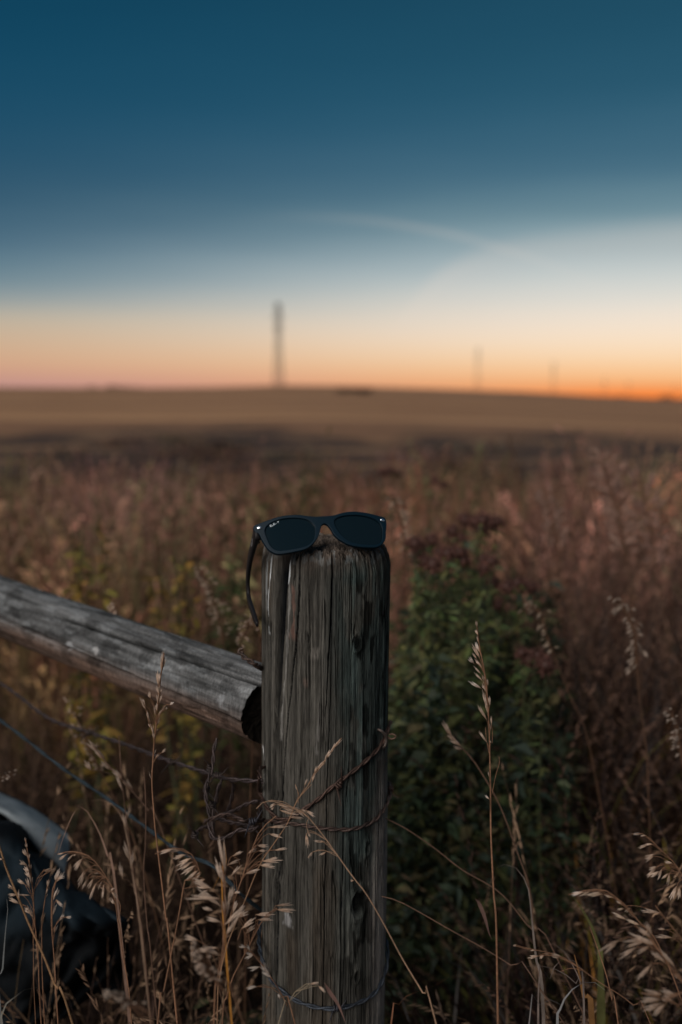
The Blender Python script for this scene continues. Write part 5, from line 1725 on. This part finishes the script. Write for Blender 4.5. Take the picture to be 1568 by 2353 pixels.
GC = [(.05, .068, .026), (.032, .052, .027), (.075, .085, .03), (.042, .062, .045), (.10, .085, .04), (.028, .042, .024)]
v, f, c = leaf_field('leafy_undergrowth', 42000, 51, (790, 1340, 1.66, 2.6, top_green), .027, GC)
o = mesh_obj('leafy_undergrowth', v, f, c, M_LEAF, smooth=False)
tag(o, 'dense green leafy undergrowth behind the post on the right', 'undergrowth', kind='stuff')
v, f, c = leaf_field('x', 4500, 52, (430, 640, 1.25, 1.6, lambda a, b: .30), .022, GC)
o = mesh_obj('leafy_undergrowth', v, f, c, M_LEAF, smooth=False)
tag(o, 'low patch of small green leaves at the left foot of the post', 'undergrowth', kind='stuff')

# ------------------------------------------------------------------ meadow
def tuft_template(seed, h, spread, n_blade, n_stalk, cols, wb=.005, rst=.0011, head=True, droopy=.5, hw=.006, headc=None, nsp=16, spl=.02, fuzz=.2):
    g_ = np.random.default_rng(seed)
    m = MB()
    for i in range(n_blade):
        b = np.array([*g_.normal(size=2) * spread * .5, 0]); a = g_.uniform(0, 2 * math.pi)
        L = h * g_.uniform(.35, .95); dr = np.array([math.cos(a), math.sin(a), 0])
        t = np.linspace(0, 1, 7)[:, None]; be = g_.uniform(.15, .9) * droopy * 1.5
        p = b + np.array([0, 0, 1]) * L * (t - .45 * be * t ** 2.6) + dr * L * (.12 * t + be * .55 * t ** 2)
        w = wb * g_.uniform(.6, 1.5) * np.minimum(1, (1 - t[:, 0]) * 1.8 + .05)
        m.blade(p, w, np.array([-math.sin(a), math.cos(a), 0.2 * g_.normal()]), np.array(cols[g_.integers(len(cols))]) * g_.uniform(.55, 1.4), .3)
    for i in range(n_stalk):
        b = np.array([*g_.normal(size=2) * spread * .5, 0]); a = g_.uniform(0, 2 * math.pi)
        L = h * g_.uniform(.75, 1.25); dr = np.array([math.cos(a), math.sin(a), 0])
        t = np.linspace(0, 1, 9)[:, None]; be = g_.uniform(.1, .6) * droopy
        p = b + np.array([0, 0, 1]) * L * (t - .35 * be * t ** 4) + dr * L * (.10 * t + be * .6 * t ** 3)
        cc = np.array(cols[g_.integers(len(cols))]) * g_.uniform(.7, 1.5)
        m.tube(p, np.linspace(rst, rst * .4, 9), cc, 3)
        if head:
            hc = np.array(headc if headc is not None else (.28, .17, .11)) * g_.uniform(.6, 1.4)
            for k in range(nsp):
                f_ = .70 + .3 * g_.random(); x = f_ * 8; j = min(7, int(x)); q = p[j] + (p[j + 1] - p[j]) * (x - j)
                d = unit(unit(p[8] - p[6]) + g_.normal(size=3) * fuzz + np.array([0, 0, -.5]) * droopy)
                e = q + d * spl * g_.uniform(.7, 1.4)
                m.spindle(q, e, hw * g_.uniform(.6, 1.1), hc, hc * g_.uniform(1, 1.5), 3, )
    return m.arrays()


def scatter(name, label, templates, places, mat=M_GRASS):
    """places: array rows x, y, rot, scale, template index, r, g, b multiplier"""
    V = []; F = []; C = []; n = 0
    zz = ground_z(places[:, 0], places[:, 1])
    for i, q in enumerate(places):
        v, f, c = templates[int(q[4])]
        ca, sa = math.cos(q[2]), math.sin(q[2])
        w = v * q[3]
        w = np.stack([w[:, 0] * ca - w[:, 1] * sa + q[0], w[:, 0] * sa + w[:, 1] * ca + q[1], w[:, 2] * q[8] + zz[i]], -1)
        V.append(w.astype(np.float32)); F.append(f + n); C.append((c * q[5:8]).astype(np.float32)); n += len(v)
    o = mesh_obj(name, np.concatenate(V), np.concatenate(F), np.concatenate(C), mat, smooth=True)
    tag(o, label, 'grass', kind='stuff')
    return o


BR = [(.15, .085, .055), (.11, .065, .048), (.21, .135, .085), (.10, .062, .052), (.17, .115, .06)]
RED = [(.15, .072, .05), (.12, .062, .052), (.20, .11, .07), (.13, .07, .065)]
GRN = [(.07, .075, .025), (.10, .09, .03), (.05, .06, .025), (.16, .11, .03)]
TAN = [(.22, .14, .085), (.17, .105, .065), (.25, .17, .11)]
SHADED_BR = [tuple(q * .5 for q in c_) for c_ in BR]  # browns dimmed to stand in for shade between the near blades
near_t = [tuft_template(300 + i, .66, .12, 17, 3, SHADED_BR + BR[:2] + TAN[:1], .0065, .0010, True, 1.0, .0036, (.28, .17, .11), 14, .015, .15) for i in range(5)]
near_r = [tuft_template(320 + i, .78, .13, 20, 3, [tuple(q * .6 for q in c_) for c_ in RED + BR[:2]] + GRN[:2] + [(.26, .12, .04), (.22, .19, .18)], .0105, .0010, True, .8, .0045, (.32, .19, .135), 14, .015, .15) for i in range(4)]  # reds and browns dimmed here too, as painted shade
near_g = [tuft_template(340 + i, .72, .12, 14, 1, [(.12, .13, .035), (.16, .15, .04), (.30, .16, .04)], .015, .0010, False, .7) for i in range(3)]
mid_t = [tuft_template(360 + i, .80, .16, 14, 9, BR + RED + GRN[:1], .008, .0016, True, (.3, .9)[i % 2], .009, [(.24, .125, .09), (.38, .25, .17), (.16, .09, .07), (.30, .17, .12), (.12, .08, .055)][i], 10, .032) for i in range(5)]
far_t = [tuft_template(380 + i, .80, .30, 12, 9, BR + RED, .018, .0035, True, .5, .022, (.22, .115, .085), 6, .06) for i in range(5)]


def place(n, y0, y1, seed, tmax, tcol, scale=(.8, 1.2), pxr=(-250, 1820), keep=None, zs=None):
    g_ = np.random.default_rng(seed)
    y = np.sqrt(g_.uniform(y0 ** 2, y1 ** 2, n)); px = g_.uniform(*pxr, n)
    x = (px - 784) / FPX * y
    pl = np.zeros((n, 9))
    pl[:, 0] = x; pl[:, 1] = y; pl[:, 2] = g_.uniform(0, 6.28, n); pl[:, 3] = g_.uniform(*scale, n); pl[:, 4] = g_.integers(0, tmax, n)
    pl[:, 5:8] = tcol(px, y, g_, n)
    pl[:, 8] = 1 if zs is None else zs(px, y)
    if keep is not None:
        pl = pl[keep(px, y, g_)]
    return pl


def tone(px, y, g_, n):
    k = g_.uniform(.7, 1.35, (n, 1)) * np.ones((n, 3))
    patch = fbm(px * .008 + 3, y * 1.1, 401, 3)[:, None]
    k = np.minimum(k * (0.35 + 1.9 * patch), 2.0)
    warm = sstep(.5, .65, fbm(px * .004 + 30, y * .7, 403, 2))[:, None]
    k = k * (1 + warm * np.array([.25, .1, -.05]))
    gr = sstep(.52, .66, fbm(px * .007 + 70, y * .8, 405, 3))[:, None]
    k = k * (1 + gr * np.array([-.25, .10, -.2])) * np.array([1.0, .93, .92])
    pk = sstep(.5, .62, fbm(px * .005 + 170, y * .5, 407, 3))[:, None]
    k = k * (1 + pk * np.array([.3, .35, .5]))
    return k


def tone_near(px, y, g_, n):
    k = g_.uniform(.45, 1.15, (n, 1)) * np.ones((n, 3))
    return .75 * k * (0.5 + .5 * sstep(1.3, 2.6, y))[:, None] * (.7 + .6 * fbm(px * .01, y * 2, 411, 3))[:, None]  # darker toward the camera: shade low in the grass put into the tint


def keep_near(px, y, g_):
    # open dark gap right of the post where the leafy mass stands; clear of the post, rail and tarp
    gap = (px > 800) & (px < 1120 + 200 * g_.random(len(px))) & (y < 2.3)
    tarp_ = (px < 330) & (y < 1.62) & (y > 1.36) & (g_.random(len(px)) < .8)
    near = (y < 1.34) & (px > 560)
    return ~(gap | tarp_ | near)


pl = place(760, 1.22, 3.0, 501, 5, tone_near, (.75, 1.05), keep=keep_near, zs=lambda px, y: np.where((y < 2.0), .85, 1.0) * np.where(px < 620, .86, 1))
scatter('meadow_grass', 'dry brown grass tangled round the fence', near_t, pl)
pl = place(480, 1.25, 3.2, 502, 4, tone_near, (.75, 1.15), pxr=(1090, 1900), keep=lambda px, y, g_: (y > 1.3) & (px > 1090 + 200 * g_.random(len(px))), zs=lambda px, y: np.where(y < 1.7, .85, 1.05))
scatter('red_grass', 'reddish grass thick along the right side', near_r, pl)
pl = place(80, 1.35, 2.8, 503, 3, tone, (.7, 1.0), pxr=(1180, 1750), keep=lambda px, y, g_: (y > 1.4))
scatter('green_grass', 'yellow-green blades among the red grass', near_g, pl)
pl = place(2000, 3.0, 7.5, 504, 5, tone, (.7, 1.15), pxr=(-600, 2200), zs=lambda px, y: (.72 + .5 * fbm(px * .012, y * 1.5, 421, 3)) * (1 - .25 * sstep(5, 7.5, y)))
scatter('meadow_grass', 'dense reddish brown meadow behind the fence', mid_t, pl)


stalk_t = [tuft_template(440 + i, .74, .16, 5, 4, BR + TAN, .007, .0010, True, (.4, 1.0)[i % 2], .0036, (.36, .24, .155), 20, .015, .13) for i in range(6)]
_p1 = place(17, 1.12, 1.5, 511, 6, lambda px, y, g_, n: g_.uniform(.6, 1.1, (n, 1)) * np.ones((n, 3)), (.8, 1.08), pxr=(-80, 590), keep=lambda px, y, g_: (px < 500) | (y < 1.2))
_p2 = place(12, 1.15, 1.7, 512, 6, lambda px, y, g_, n: g_.uniform(.6, 1.1, (n, 1)) * np.ones((n, 3)), (.75, 1.02), pxr=(1180, 1700))
_p3 = place(30, 1.12, 1.36, 513, 5, lambda px, y, g_, n: g_.uniform(.35, .8, (n, 1)) * np.ones((n, 3)), (.75, 1.0), pxr=(-100, 360))
scatter('grass_blades', 'curved dry blades in front of the dark sheet', near_t, _p3)
arch_t = [tuft_template(460 + i, .80, .10, 9, 1, [(.20, .18, .165), (.26, .17, .10), (.11, .12, .045), (.17, .12, .09)], .0085, .0010, True, 1.35, .0036, (.34, .23, .16), 16, .015, .13) for i in range(4)]
_p4 = place(34, 1.16, 1.75, 514, 4, lambda px, y, g_, n: g_.uniform(.5, 1.1, (n, 1)) * np.ones((n, 3)), (.62, .92), pxr=(1120, 1700))
scatter('arching_grass', 'arching straw and green blades at the lower right', arch_t, _p4)
scatter('grass_stalks', 'loose dry seed-bearing grass in the foreground', stalk_t, np.vstack([_p1, _p2]), M_GRASS)


def tone_far(px, y, g_, n):
    k = tone(px, y, g_, n)
    return k * (1.0 + .1 * sstep(7, 12, y)[:, None])


pl = place(1800, 7.3, 12.5, 505, 5, tone_far, (.6, .9), pxr=(-600, 2200), zs=lambda px, y: np.clip((1.22 - .083 * y) * (.72 + .5 * fbm(px * .02, y, 431, 3)), .15, 1))
scatter('meadow_grass', 'far rows of the brown meadow', far_t, pl)
dark_t = [tuft_template(420 + i, .5, .5, 26, 3, [(.045, .033, .034), (.065, .045, .04), (.035, .03, .031), (.12, .08, .055)], .03, .006, True, .6, .03, (.17, .105, .08), 5, .07) for i in range(4)]
pl = place(1900, 10.5, 27, 506, 4, tone, (.5, 1.1), pxr=(-300, 1900), zs=lambda px, y: .12 + .55 * fbm(px * .02, y * .5, 425, 3), keep=lambda px, y, g_: (y < 6 + 30 * fbm(px * .005, px * 0, 77, 4) - .45 * (px - 784) / FPX * 28 - 9 * (1 - sstep(60, 330, px))) & (g_.random(len(px)) < 2.6 * fbm(px * .01, y * .6, 427, 3) - .75))
scatter('dark_scrub', 'dark strip of low scrub in front of the stubble field', dark_t, pl)

# a curled dead flower poking above the rail
cf = thing('dried_flower', 'small curled dried flower poking up behind the rail', 'dried flower', tuple(P(258, 1420, 1.50)))
m = MB()
m.tube(spline([P(262, 1440, 1.5), P(256, 1410, 1.5), P(250, 1396, 1.5)], 8), .0012, (.2, .12, .08), 5)
m.build('stem', M_STRAW, cf)
m = MB()
for (a, b, w) in (((258, 1412), (246, 1388), 8), ((256, 1404), (262, 1390), 8), ((250, 1392), (262, 1386), 7), ((260, 1415), (268, 1402), 9)):
    spikelet(m, P(*a, 1.5), P(*b, 1.5), w * 1.5 / FPX)
m.build('petals', M_STRAW, cf)

for o in bpy.data.objects:
    if 'org' in o:
        del o['org']
